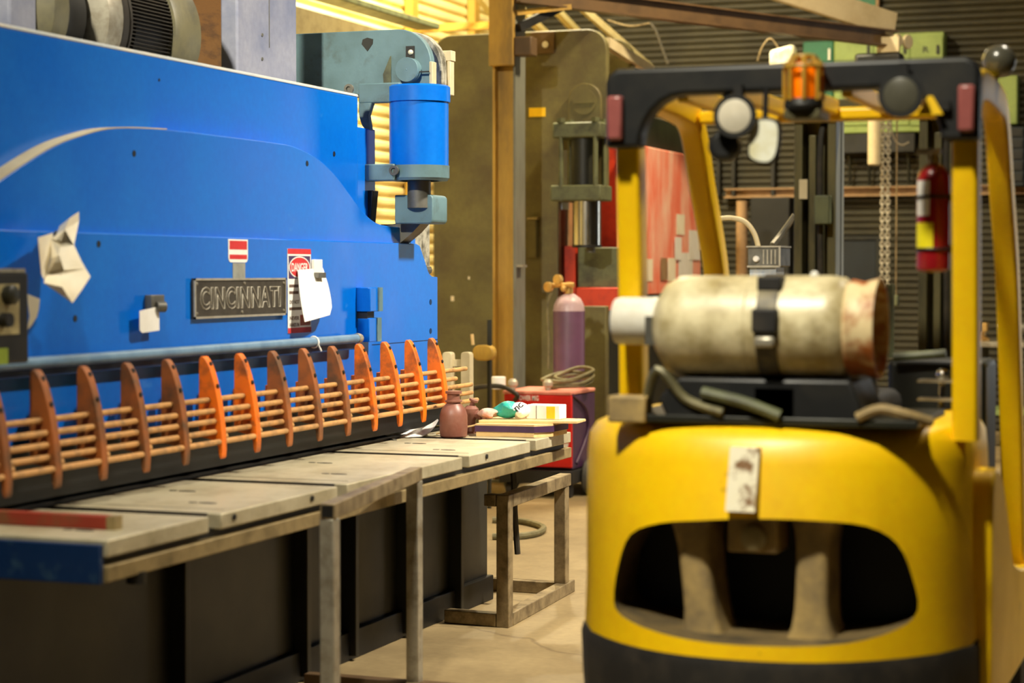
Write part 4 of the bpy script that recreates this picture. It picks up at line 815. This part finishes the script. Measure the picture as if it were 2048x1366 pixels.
for x in (xl+.04, xr-.03): build('caster', B().lathe((x, YW+.03, .05), (1, 0, 0), [(.03, -.02), (.05, -.02), (.05, .02), (.03, .02)], 20), K['rubber'], wd)
build('handle', B().tube(smooth_pts([P(946, 800, Y=YW-.05), P(945, 778, Y=YW-.05), P(985, 772, Y=YW-.05), P(1012, 776, Y=YW-.05), P(1034, 790, Y=YW-.05), P(1030, 800, Y=YW)], 5), .018), K['darkhose'], wd)
for px in (1026, 1096): q = P(px, 778, Y=YW+.1); build('lifting_knob', B().lathe((q.x, YW+.1, .755), (0, 0, 1), [(.02, 0), (.02, .02), (.036, .035), (.036, .06), (.02, .08)], 14), K['platelight'], wd)
YG = YW+.72
gx = P(1138, 650, Y=YG).x; gt = P(1138, 590, Y=YG).z
gc = thing('gas_cylinder', 'tall purple gas cylinder with brass gauges behind the red welder', 'gas cylinder', (gx, YG, .195))
rg = .118
build('cylinder_body', B().lathe((gx, YG, .197), (0, 0, 1), [(.1, 0), (rg, .02), (rg, gt-.197-.12), (rg*.93, gt-.197-.07), (rg*.72, gt-.197-.025), (rg*.42, gt-.197), (.035, gt-.197+.008)], 36), K['purple'], gc)
build('shoulder', B().lathe((gx, YG, gt-.12), (0, 0, 1), [(rg+.001, 0), (rg*.935, .051), (rg*.73, .096), (rg*.43, .121), (.036, .13)], 36), M('grey_lilac_shoulder', (176, 150, 156), (150, 120, 130), .35), gc)
rgl = build('regulator', B().lathe((gx, YG, gt), (0, 0, 1), [(.03, 0), (.03, .05), (.02, .06), (.02, .1)], 14).tube([(gx-.14, YG-.03, gt+.07), (gx+.05, YG-.03, gt+.075)], .018).ball((gx-.03, YG-.03, gt+.05), .028, 12, 8), K['brass'], gc)
for dx, dz in ((-.13, .06), (-.055, .115)): build('gauge', B().lathe((gx+dx, YG-.06, gt+dz), (-.3, -1, 0), [(.036, 0), (.038, .03), (.03, .034)], 18), K['brass'], rgl)
build('supply_hose', B().tube(smooth_pts([(gx-.12, YG-.05, gt+.02), (gx-.15, YG-.06, gt-.08), (gx-.14, YG-.06, gt-.3), (gx-.135, YG-.08, gt-.55)], 5), .009), K['hose'], gc)
cc = thing('cable_coil', 'coil of olive welding cable on top of the red welder', 'cable', (P(1140, 780, Y=YW+.3).x, YW+.35, .756))
q = P(1138, 776, Y=YW+.33)
for k, (dx_, ra, rb, tl, z0_) in enumerate(((0, .17, .15, .03, .80), (.03, .15, .14, .035, .825), (-.02, .18, .15, .03, .845), (.04, .14, .13, .04, .868))):
    build('cable_loop', B().tube([(q.x+dx_+ra*math.cos(2*PI*i/28), YW+.33+rb*math.sin(2*PI*i/28), z0_+tl*math.sin(2*PI*i/28+.5)+.006*math.sin(6*PI*i/28+k)) for i in range(28)], .0125, 7, True), K['hose'], cc)
q = P(992, 782, Y=YW+.1); tag(build('white_can', B().lathe((q.x, YW+.15, .756), (0, 0, 1), [(.05, 0), (.053, .004), (.053, .085), (.05, .088), (.046, .09)], 24).box(q.x-.02, q.x+.02, YW+.13, YW+.17, .755, .76), K['white']), 'small white can on top of the red welder', 'can')
# pale wooden crate end and yellow hook piece
ct = thing('wooden_pallet', 'pale wooden pallet standing on end behind the last orange finger', 'pallet', (P(912, 800, Y=11.2).x, 11.2, 0))
for i, (p0, p1) in enumerate(((884, 903), (921, 940))):
    a = P(p0, 704, Y=11.2); b2 = P(p1, 704, Y=11.2); build('upright', B().prism(rrect(a.x, b2.x, 0, a.z, .02, 3, (0, 0, 1, 1)), 'y', 11.2, 11.26), K['creampaint'], ct, bevel=.004)
a = P(884, 712, Y=11.23); b2 = P(940, 730, Y=11.23); build('cross_board', B().box(a.x, b2.x, 11.22, 11.25, b2.z-.01, a.z-.02), K['creampaint'], ct)
build('cross_board', B().box(a.x, b2.x, 11.22, 11.25, .02, .2), K['creampaint'], ct)
yb2 = thing('yellow_bollard', 'rounded yellow steel guard piece left of the ochre column', 'guard', (P(965, 705, Y=12.6).x, 12.6, 0))
a = P(944, 690, Y=12.6); b2 = P(986, 722, Y=12.6); build('yellow_cap', B().prism(rrect(a.x, b2.x, b2.z, a.z, .05, 5), 'y', 12.6, 12.68), K['colyel'], yb2, bevel=.01)
build('post', B().box(P(975, 700, Y=12.6).x-.01, P(975, 700, Y=12.6).x+.01, 12.62, 12.65, 0, P(975, 640, Y=12.6).z), K['oliveDk'], yb2)
build('rod', B().tube([P(946, 690, Y=12.6), P(944, 668, Y=12.6)], .012), K['wood'], yb2)
# hose loop on the floor under the stand
tag(build('floor_hose', B().tube(smooth_pts([P(985, 1040, Z=.02), P(1030, 1041, Z=.02), P(1066, 1047, Z=.02), P(1087, 1056, Z=.02), P(1072, 1067, Z=.02), P(1030, 1073, Z=.02), P(985, 1073, Z=.02)], 6), .02, 8), K['hose']), 'olive hose looped on the floor behind the low stand', 'hose')
hx = P(1029, 1000, Y=8.94).x
bh = build('hanging_hose', B().tube(smooth_pts([(hx, 8.9, ZT-.12), (hx, 8.93, .6), (hx+.002, 8.94, .45), (hx+.012, 8.95, P(1034, 1108, Y=8.95).z)], 5), .015, 8), K['darkhose']); tag(bh, 'black hose end hanging down behind the low stand', 'hose')

# ------------------------------------------------------------------ column and jib crane
YK = 14.25
cl, cm = P(985, 400, Y=YK).x, P(1031, 400, Y=YK).x
co = thing('steel_column', 'ochre and slate steel column in front of the olive press', 'column', ((cl+cm)/2, YK+.1, 0))
build('flange', B().box(cl, cl+.02, YK, YK+.2, 0, 6.5), K['colyel'], co, bevel=.003)
build('flange', B().box(cm-.02, cm, YK, YK+.22, 0, 6.5), K['colgrey'], co, bevel=.003)
build('web', B().box(cl+.02, cm-.02, YK+.07, YK+.09, 0, 6.5), K['colyel'], co)
build('base_plate', B().box(cl-.06, cm+.06, YK-.05, YK+.27, 0, .02), K['colgrey'], co)
q = P(1036, 532, Y=YK); build('weld_clip', B().box(cm, cm+.05, YK+.02, YK+.12, q.z-.01, q.z+.01), K['steelbright'], co)
jb = thing('jib_crane', 'brown jib crane arm with cream tie reaching out over the forklift', 'crane', ((cl+cm)/2, YK, 3.1))
zb0 = P(1008, 131, Y=YK-.05).z
build('mount_box', B().box(cl-.005, cm+.0, YK-.07, YK-.003, zb0, 4.4), K['colyel'], jb, bevel=.006)
ja = P(1045, 6, Y=YK+.05); tip = Vector((-3.06, 18.2, 0)); zj = 3.63
j0 = Vector((cm+.02, YK-.04, zj)); j1 = Vector((tip.x, tip.y, zj)); jd = (j1-j0).normalized(); side = jd.cross(Vector((0, 0, 1)))
def ibeam(b, p0, p1, h, wdt, t=.014):
    for (a0, a1, z0, z1) in ((-wdt, wdt, 0, t), (-wdt, wdt, h-t, h), (-.006, .006, t, h-t)):
        d_ = (p1-p0).normalized(); s_ = d_.cross(Vector((0, 0, 1))).normalized(); vs = []
        for p_ in (p0, p1):
            for k, z in ((a0, z0), (a1, z0), (a1, z1), (a0, z1)): vs.append(p_+s_*k+Vector((0, 0, z)))
        b.add(vs, [(0, 1, 2, 3), (7, 6, 5, 4), (0, 4, 5, 1), (1, 5, 6, 2), (2, 6, 7, 3), (3, 7, 4, 0)])
    return b
build('jib_beam', ibeam(B(), j0, j1, .15, .05), K['jib'], jb)
tie1 = j1+Vector((0, 0, .2)); tie0 = P(1555, -16, Y=17.2); dt = (tie1-P(1630, 0, Y=17.5)).normalized()
tie0 = tie1-dt*3.4
build('tie_arm', B().tube([tie0, tie1], 0, sec=[(-.03, -.11), (.03, -.11), (.03, .11), (-.03, .11)], up=(0, 0, 1)), K['creampaint'], jb, bevel=.004)
build('knee_brace', B().tube([P(1036, 56, Y=YK), P(1118, 16, Y=YK+.4)], 0, sec=[(-.03, -.03), (.03, -.03), (.03, .03), (-.03, .03)], up=(0, 0, 1)), K['black'], jb)
build('arm_strut', B().tube([P(1032, 26, Y=YK), P(1140, 14, Y=YK+.4)], 0, sec=[(-.02, -.02), (.02, -.02), (.02, .02), (-.02, .02)], up=(0, 0, 1)), K['colyel'], jb)
build('pivot_block', B().box(cm, cm+.14, YK-.04, YK+.1, P(1045, 112, Y=YK).z, P(1045, 74, Y=YK).z), K['jib'], jb, bevel=.01)
hp_ = j1-jd*.05
ho = thing('chain_hoist', 'chain hoist trolley with two hanging chains under the jib tip', 'hoist', hp_-Vector((0, 0, 2.2)))
build('trolley', B().cyl(hp_+side*.07+Vector((0, 0, .05)), hp_+side*.1+Vector((0, 0, .05)), .06).cyl(hp_+side*.07+jd*.14+Vector((0, 0, .05)), hp_+side*.1+jd*.14+Vector((0, 0, .05)), .065).box(hp_.x-.1, hp_.x+.1, hp_.y-.12, hp_.y-.06, hp_.z-.06, hp_.z+.08), K['creampaint'], ho, bevel=.006)
build('hoist_body', B().box(hp_.x-.3, hp_.x+.12, hp_.y-.14, hp_.y+.08, hp_.z-.5, hp_.z-.06), K['darkpaint'], ho, bevel=.03)
yh = hp_.y-.03
for px in (1765, 1776):
    x = P(px, 400, Y=yh).x; zt = P(px, 215, Y=yh).z; zb = P(px, 590, Y=yh).z; b = B(); k = 0; z = zb
    while z < zt:
        ax = (1, 0, 0) if k % 2 else (0, 1, 0)
        pts = [Vector((x, yh, z))+(Vector((0, 1, 0)) if k % 2 else Vector((1, 0, 0)))*.017*math.cos(2*PI*i/10)+Vector((0, 0, .028))*math.sin(2*PI*i/10) for i in range(10)]
        b.tube(pts, .008, 5, True); z += .038; k += 1
    build('load_chain', b, K['platelight'], ho)
x = P(1793, 400, Y=yh).x; build('control_cable', B().tube([(x, yh, P(1793, 215, Y=yh).z), (x, yh, P(1793, 595, Y=yh).z)], .007, 6), K['steel'], ho)
build('hook_block', B().box(P(1762, 600, Y=yh).x, P(1797, 600, Y=yh).x, yh-.05, yh+.05, P(1780, 612, Y=yh).z, P(1780, 590, Y=yh).z), K['oliveg'], ho, bevel=.01)
a = P(1728, 225, Y=yh-.3); b2 = P(1753, 328, Y=yh-.3); build('chain_tube', B().lathe(((a.x+b2.x)/2, yh-.1, b2.z), (0, 0, 1), [(.05, 0), (.058, .01), (.058, a.z-b2.z+.2)], 20), K['creampaint'], ho)
build('loose_wire', B().tube(smooth_pts([P(1786, 200, Y=yh), P(1782, 250, Y=yh), P(1790, 280, Y=yh), P(1804, 290, Y=yh), P(1818, 284, Y=yh)], 5), .008, 6), K['steelbright'], ho)

# ------------------------------------------------------------------ olive press
YP = 15.0
px0, px1 = P(866, 200, Y=YP).x, P(1213, 200, Y=YP).x; zt = P(1040, 64, Y=YP).z
th0 = P(1150, 402, Y=YP).z; th1 = P(1150, 612, Y=YP).z; xth = P(1116, 500, Y=YP).x
pr = thing('olive_press', 'huge olive hydraulic press frame behind the steel column', 'press', ((px0+px1)/2, YP+.5, 0))
r = .16
poly = [(px0, 0), (px1, 0), (px1, th1), (xth, th1), (xth, th0), (px1, th0)]+[(px1-r+r*math.cos(PI/2*i/6), zt-r+r*math.sin(PI/2*i/6)) for i in range(7)]+[(px0+r-r*math.sin(PI/2*i/6), zt-r+r*math.cos(PI/2*i/6)) for i in range(7)]
build('frame_plate', B().prism(poly, 'y', YP, YP+.08), K['olive'], pr, bevel=.008)
build('frame_plate', B().prism(poly, 'y', YP+.7, YP+.78), K['olive'], pr, bevel=.008)
build('frame_web', B().box(px0+.02, xth-.02, YP+.08, YP+.7, 0, zt-.2), K['oliveDk'], pr)
build('bed', B().box(xth-.02, px1-.02, YP+.08, YP+.7, .1, th1-.04), K['oliveDk'], pr)
q0 = P(1058, 216, Y=YP); q1 = P(1091, 233, Y=YP); build('yellow_label', B().box(q0.x, q1.x, YP-.004, YP, q1.z, q0.z), K['yel'], pr)
q0 = P(1062, 62, Y=YP); q1 = P(1110, 107, Y=YP); cpl = build('maker_plate', B().box(q0.x, q1.x, YP-.012, YP, q1.z, q0.z-.01), K['jib'], pr, bevel=.004)
q = P(1091, 89, Y=YP-.012); build('round_badge', B().cyl((q.x, YP-.02, q.z), (q.x, YP-.012, q.z), .026), K['white'], cpl)
q0 = P(1140, 168, Y=YP); q1 = P(1206, 260, Y=YP); w2 = (q1.x-q0.x)/2
pad = build('arched_pad', B().prism([(q0.x, q1.z), (q1.x, q1.z)]+[((q0.x+q1.x)/2+w2*math.cos(PI*i/12), q0.z-w2+w2*math.sin(PI*i/12)) for i in range(13)], 'y', YP-.05, YP), K['olive'], pr, bevel=.008)
build('pad_bar', B().box(q0.x+.05, q1.x-.05, YP-.07, YP-.05, q0.z-.16, q0.z-.13).cyl(((q0.x+q1.x)/2, YP-.06, q0.z-.15), ((q0.x+q1.x)/2, YP-.05, q0.z-.15), .1), K['olive'], pad)
YY = YP-.16
a = P(1116, 248, Y=YY); b2 = P(1212, 276, Y=YY); build('cylinder_flange', B().box(a.x, b2.x, YY-.14, YP, b2.z, a.z), K['oliveg'], pr, bevel=.012)
a2 = P(1112, 372, Y=YY); b3 = P(1212, 402, Y=YY); build('cylinder_flange', B().box(a2.x, b3.x, YY-.14, YP, b3.z, a2.z), K['oliveg'], pr, bevel=.012)
xm = (a.x+b2.x)/2+.02; build('cylinder_barrel', B().cyl((xm, YY, a2.z), (xm, YY, b2.z), .105, n=28), K['oliveDk'], pr)
for dx in (-.15, .13):
    for dy in (-.12, .1): build('tie_rod', B().cyl((xm+dx, YY+dy, b3.z), (xm+dx, YY+dy, a.z+.03), .02, n=12).cyl((xm+dx, YY+dy, a.z), (xm+dx, YY+dy, a.z+.035), .035, n=6), K['oliveg'], pr)
c0 = P(1174, 402, Y=YY); c1 = P(1174, 490, Y=YY); build('chrome_ram', B().cyl((c0.x, YY, c1.z), (c0.x, YY, c0.z), .112, n=36), K['chrome'], pr)
build('ram_collar', B().cyl((c0.x, YY, c1.z-.02), (c0.x, YY, c1.z), .116, n=36), K['black'], pr)
build('ram_nose', B().cyl((c0.x+.03, YY, c1.z-.06), (c0.x+.03, YY, c1.z-.02), .035, n=16), K['greydark'], pr)
a = P(1116, 492, Y=YP+.25); b2 = P(1154, 615, Y=YP+.25); build('die_guard', B().box(a.x-.1, b2.x, YP+.2, YP+.26, b2.z-.1, a.z), K['redpaint'], pr)
a = P(1152, 500, Y=YP+.15); b2 = P(1214, 612, Y=YP+.15); build('die_block', B().box(a.x, b2.x+.1, YP+.15, YP+.4, th1-.04, a.z-.3), K['redpaint'], pr, bevel=.006)
build('die_upper', B().box(a.x, b2.x+.1, YP+.2, YP+.5, a.z-.3, a.z+.02), K['oliveg'], pr, bevel=.006)
q = P(1128, 450, Y=YP+.3); build('guide_post', B().box(q.x-.03, q.x+.04, YP+.3, YP+.4, th1, th0), K['girt'], pr)
q = P(1124, 412, Y=YP+.1); build('hanging_rag', B().box(q.x, q.x+.06, YP+.08, YP+.1, q.z-.03, q.z+.03), K['bluelabel'], pr)
for px, py, s_ in ((905, 597, .02), (1003, 645, .018), (938, 556, .012)):
    q = P(px, py, Y=YP); build('paint_chip', B().box(q.x-s_*.7, q.x+s_*.7, YP-.002, YP, q.z-s_, q.z+s_), K['cream'], pr)
q = P(1060, 440, Y=YP); build('sliding_bar', B().box(q.x, q.x+.07, YP-.05, YP, q.z-.3, q.z), K['olive'], pr, bevel=.006); build('bar_cap', B().box(q.x-.005, q.x+.08, YP-.055, YP, q.z, q.z+.02), K['beige'], pr)
q0 = P(1213, 85, Y=YP+.1); q1 = P(1302, 142, Y=YP+1.2); build('top_brace', B().tube([q0, q1], 0, sec=[(-.03, -.04), (.03, -.04), (.03, .04), (-.03, .04)], up=(0, 0, 1)), K['creampaint'], pr)
q0 = P(1180, 30, Y=YP+2); q1 = P(1300, 135, Y=YP+2.6); tag(build('stay_bar', B().tube([q0+(q0-q1)*.5, q1], 0, sec=[(-.025, -.03), (.025, -.03), (.025, .03), (-.025, .03)], up=(0, 0, 1)), K['beige']), 'slanted beige stay bar behind the press top corner', 'stay')
# red guard panel with notes
XR = P(1283, 300, Y=YP+.9).x
a = P(1246, 283, X=XR); b2 = P(1402, 318, X=XR); zb = P(1260, 590, X=XR).z
rp_ = thing('red_machine', 'tall faded red machine cover seen between the forklift posts', 'machine', (XR-.3, (a.y+b2.y)/2, 0))
build('cover_panel', B().box(XR-.05, XR, a.y, b2.y, zb, a.z), K['pinkred'], rp_, bevel=.006)
build('cover_body', B().box(XR-.28, XR-.05, a.y+.3, b2.y, 0, a.z-.02), K['redpaint'], rp_)
build('top_cap', B().box(XR-.28, XR-.1, a.y+.4, b2.y+.4, a.z-.02, a.z+.28), K['oliveDk'], rp_)
build('lower_body', B().box(XR-.28, XR-.02, a.y+.1, b2.y, 0, zb), K['oliveDk'], rp_)
for i, (x0, y0, x1, y1, m) in enumerate(((1352, 428, 1368, 470, 'cream'), (1272, 432, 1282, 478, 'cream'), (1347, 474, 1360, 520, 'white'), (1288, 518, 1304, 562, 'cream'), (1320, 516, 1332, 560, 'girt'), (1333, 516, 1348, 562, 'cream'), (1356, 505, 1384, 558, 'white'), (1376, 460, 1398, 520, 'white'), (1394, 440, 1406, 500, 'cream'))):
    q0 = P(x0, y0, X=XR); q1 = P(x1, y1, X=XR); lab = ['narrow cream tag high on the red cover', 'cream strip tag at the near edge of the red cover', 'white slip above the big white sheet on the red cover', 'speckled cream tag low on the red cover', 'tan card low on the red cover', 'cream tag with a hole beside the tan card', 'big white sheet low on the red cover', 'tall white sheet right of the slips on the red cover', 'cream strip at the far edge of the red cover'][i]
    dd = .004+.004*(i % 3)
    tag(build('paper_tag', B().box(XR+dd, XR+dd+.003, q0.y, q1.y, q1.z, q0.z), K[m]), lab, 'tag', 'tags pinned to the red cover')
# ------------------------------------------------------------------ wire feeder, pipe post, back wall fittings
YD = 12.4
a = P(1495, 495, Y=YD); b2 = P(1560, 533, Y=YD)
wf = thing('wire_feeder', 'grey wire feeder box with white knob and curved hose', 'feeder', ((a.x+b2.x)/2, YD+.1, 0))
build('feeder_box', B().box(a.x, b2.x, YD, YD+.3, b2.z, a.z), K['greydark'], wf, bevel=.006)
build('feeder_rim', B().box(a.x-.006, b2.x+.006, YD-.01, YD+.3, a.z, a.z+.01).box(b2.x-.006, b2.x+.004, YD-.012, YD, b2.z, a.z).box(a.x, b2.x, YD-.012, YD, b2.z-.006, b2.z+.006), K['platelight'], wf)
for k in range(4): x = a.x+.1+.025*k; build('grille_slot', B().box(x, x+.008, YD-.004, YD, b2.z+.015, a.z-.015), K['platelight'], wf)
q = P(1513, 518, Y=YD); build('knob', B().lathe((q.x, YD, q.z), (0, -1, 0), [(.02, 0), (.02, .02), (.016, .026)], 16), K['white'], wf)
build('feeder_base', B().box(a.x+.01, b2.x-.03, YD+.02, YD+.25, b2.z-.16, b2.z-.007), K['bluelabel'], wf)
build('stand_post', B().box(a.x+.06, a.x+.12, YD+.1, YD+.16, .02, b2.z-.16).box(a.x-.1, a.x+.28, YD, YD+.3, 0, .02), K['greydark'], wf)
build('gun_hose', B().tube(smooth_pts([P(1436, 438, Y=YD+.1), P(1462, 436, Y=YD+.1), P(1490, 444, Y=YD+.1), P(1508, 466, Y=YD+.1), P(1517, 495, Y=YD+.1)], 5), .016), K['creampaint'], wf)
build('cable', B().tube(smooth_pts([P(1545, 490, Y=YD+.2), P(1565, 465, Y=YD+.3), P(1590, 430, Y=YD+.3)], 5), .02), K['greydark'], wf)
q0 = P(1472, 402, Y=19); q1 = P(1496, 402, Y=19)
tag(build('pipe_post', B().lathe(((q0.x+q1.x)/2, 19, 0), (0, 0, 1), [(.09, 0), (.09, .02), (.055, .02), (.055, q0.z)], 20), K['girt']), 'reddish tan pipe post behind the wire feeder hose', 'post')
YV = YB-.03
def wallbox(name, x0, y0, x1, y1, dep, mat, label, cat, doors=()):
    a = P(x0, y0, Y=YV-dep); b = P(x1, y1, Y=YV-dep)
    t = thing(name, label, cat, ((a.x+b.x)/2, YV-dep/2, b.z))
    build('cabinet_body', B().box(a.x, b.x, YV-dep, YV-.005, b.z, a.z), mat, t, bevel=.01)
    return t, a, b
t, a, b = wallbox('electrical_cabinet', 1668, 72, 1886, 262, .22, K['greenpale'], 'wide pale green electrical cabinet high on the back wall', 'cabinet')
for x0, x1 in ((1672, 1745), (1748, 1818), (1822, 1884)):
    q0 = P(x0, 76, Y=YV-.24); q1 = P(x1, 250, Y=YV-.24); dr = build('cabinet_door', B().box(q0.x, q1.x, YV-.235, YV-.221, q1.z, q0.z), K['greenpale'], t, bevel=.004)
    build('door_handle', B().box(q1.x-.06, q1.x-.035, YV-.25, YV-.236, q0.z-.17, q0.z-.08), K['black'], dr)
q = P(1852, 99, Y=YV-.236); text('door_marking', 'R', (q.x, YV-.237, q.z), (1, 0, 0), (0, 0, 1), .06, .06, K['black'], t, ext=.001)
t, a, b = wallbox('electrical_cabinet', 1606, 84, 1666, 215, .2, K['greendark'], 'dark green electrical cabinet left of the wide pale green one', 'cabinet')
build('door_handle', B().box(b.x-.05, b.x-.03, YV-.215, YV-.2, a.z-.2, a.z-.08), K['white'], t)
t, a, b = wallbox('electrical_cabinet', 1992, 152, 2034, 248, .2, K['greenpale'], 'small pale green box near the right edge of the back wall', 'cabinet')
t, a, b = wallbox('switchgear', 2002, 254, 2048, 372, .3, K['navy'], 'black switchgear rack below the small pale green box', 'switchgear')
for k in range(5): build('breaker', B().box(a.x+.02, b.x-.02, YV-.32, YV-.301, b.z+.05+k*.11, b.z+.12+k*.11), K['black'], t)
t, a, b = wallbox('switchgear', 1676, 268, 1830, 304, .2, K['black'], 'black switch row under the wide pale green cabinet', 'switchgear')
for k in range(4): build('conduit', B().tube([(a.x+.1+k*.2, YV-.1, b.z), (a.x+.1+k*.2, YV-.06, b.z-.32)], .016, 8), K['oliveDk'], t)
t, a, b = wallbox('dark_opening', 1640, 480, 1752, 620, .04, K['navy'], 'navy blue board on the back wall beside the chains', 'board')
build('board_frame', B().box(a.x-.04, a.x, YV-.06, YV-.005, b.z, a.z+.04).box(b.x, b.x+.04, YV-.06, YV-.005, b.z, a.z+.04).box(a.x, b.x, YV-.06, YV-.005, a.z, a.z+.04), K['oliveDk'], t)
t, a, b = wallbox('dark_opening', 1690, -60, 1752, 22, .05, K['greendark'], 'dark green hatch above the jib tip on the back wall', 'hatch')
build('hatch_frame', B().box(b.x, b.x+.03, YV-.07, YV-.005, b.z, a.z).box(a.x, b.x+.03, YV-.07, YV-.005, b.z-.03, b.z), K['girt'], t)
t, a, b = wallbox('dark_cabinet', 1500, 395, 1578, 640, .3, K['black'], 'black cabinet below the girt behind the wire feeder', 'cabinet')
# brackets under girt
for i, px in enumerate((1437, 1467, 1546)):
    q0 = P(px, 320, Y=YB-.1); q1 = P(px, 392, Y=YB-.1); tag(build('wall_bracket', B().box(q0.x-.018, q0.x+.018, YB-.12, YB-.03, q1.z, q0.z+.1), K['black']), ['leftmost dark upright above the girt, beside the front forklift post', 'second dark upright above the girt from the front forklift post', 'dark upright above the girt below the mirror'][i], 'bracket')
# lamp fixture with hanging wire above the forklift bar
q = P(1562, 112, Y=17.5)
lf = thing('bulkhead_lamp', 'pale bulkhead lamp hanging by bent wires above the roof bar', 'lamp', q)
build('lamp_shade', B().prism([(q.x-.1, q.z+.05), (q.x+.12, q.z+.1), (q.x+.14, q.z-.1), (q.x-.1, q.z-.12)], 'y', 17.45, 17.6), K['mirror'], lf, bevel=.03)
build('hanging_wire', B().tube(smooth_pts([P(1515, 122, Y=17.5), P(1524, 95, Y=17.5), P(1540, 77, Y=17.5), P(1556, 95, Y=17.5), P(1568, 125, Y=17.5)], 5), .008, 6), K['steel'], lf)
tag(build('dangling_cable', B().tube(smooth_pts([P(1300, 46, Y=18), P(1312, 62, Y=18), P(1322, 90, Y=18), P(1336, 128, Y=18)], 5), .012, 6), K['darkhose']), 'thin dark cable dangling before the corrugated wall under the jib', 'cable')
tag(build('dangling_cable', B().tube(smooth_pts([P(1215, 40, Y=18), P(1260, 52, Y=18), P(1300, 46, Y=18)], 5), .006, 6), K['steel']), 'thin pale wire strung under the jib beam', 'wire')
# tripod workbench at the right
a = P(1940, 684, Y=18.6); b2 = P(2120, 684, Y=18.6)
wbn = thing('workbench', 'steel workbench at the right edge by the back wall', 'workbench', ((a.x+b2.x)/2, 18.9, 0))
build('bench_top', B().box(a.x, b2.x, 18.6, 19.3, a.z-.045, a.z), K['steelbright'], wbn, bevel=.004)
for x in (a.x+.06, b2.x-.06):
    for y in (18.66, 19.24): build('leg', B().box(x-.03, x+.03, y-.03, y+.03, 0, a.z-.045), K['oliveDk'], wbn)
build('shelf', B().box(a.x+.05, b2.x-.05, 18.62, 19.28, .3, .34), K['greenpale'], wbn)
q = P(1963, 655, Y=18.9)
vz = thing('bench_vise', 'small brassy vise on the workbench between the right posts', 'vise', (q.x, 18.9, a.z))
build('vise_base', B().lathe((q.x, 18.9, a.z), (0, 0, 1), [(.08, 0), (.08, .02), (.04, .05), (.04, .09)], 16), K['brass'], vz)
build('vise_jaw', B().box(q.x-.06, q.x-.01, 18.82, 18.98, a.z+.09, a.z+.19).box(q.x+.01, q.x+.06, 18.82, 18.98, a.z+.09, a.z+.17), K['brass'], vz, bevel=.006)
q = P(2030, 660, Y=18.8)
gr = thing('bench_grinder', 'dark bench grinder at the right end of the workbench', 'grinder', (q.x, 18.8, a.z))
build('grinder_motor', B().cyl((q.x-.1, 18.8, a.z+.12), (q.x+.1, 18.8, a.z+.12), .06).box(q.x-.05, q.x+.05, 18.75, 18.85, a.z, a.z+.08), K['greydark'], gr, bevel=.004)
for s_ in (-1, 1): build('grinding_wheel', B().cyl((q.x+s_*.11, 18.8, a.z+.12), (q.x+s_*.14, 18.8, a.z+.12), .08), K['steelbright'], gr)
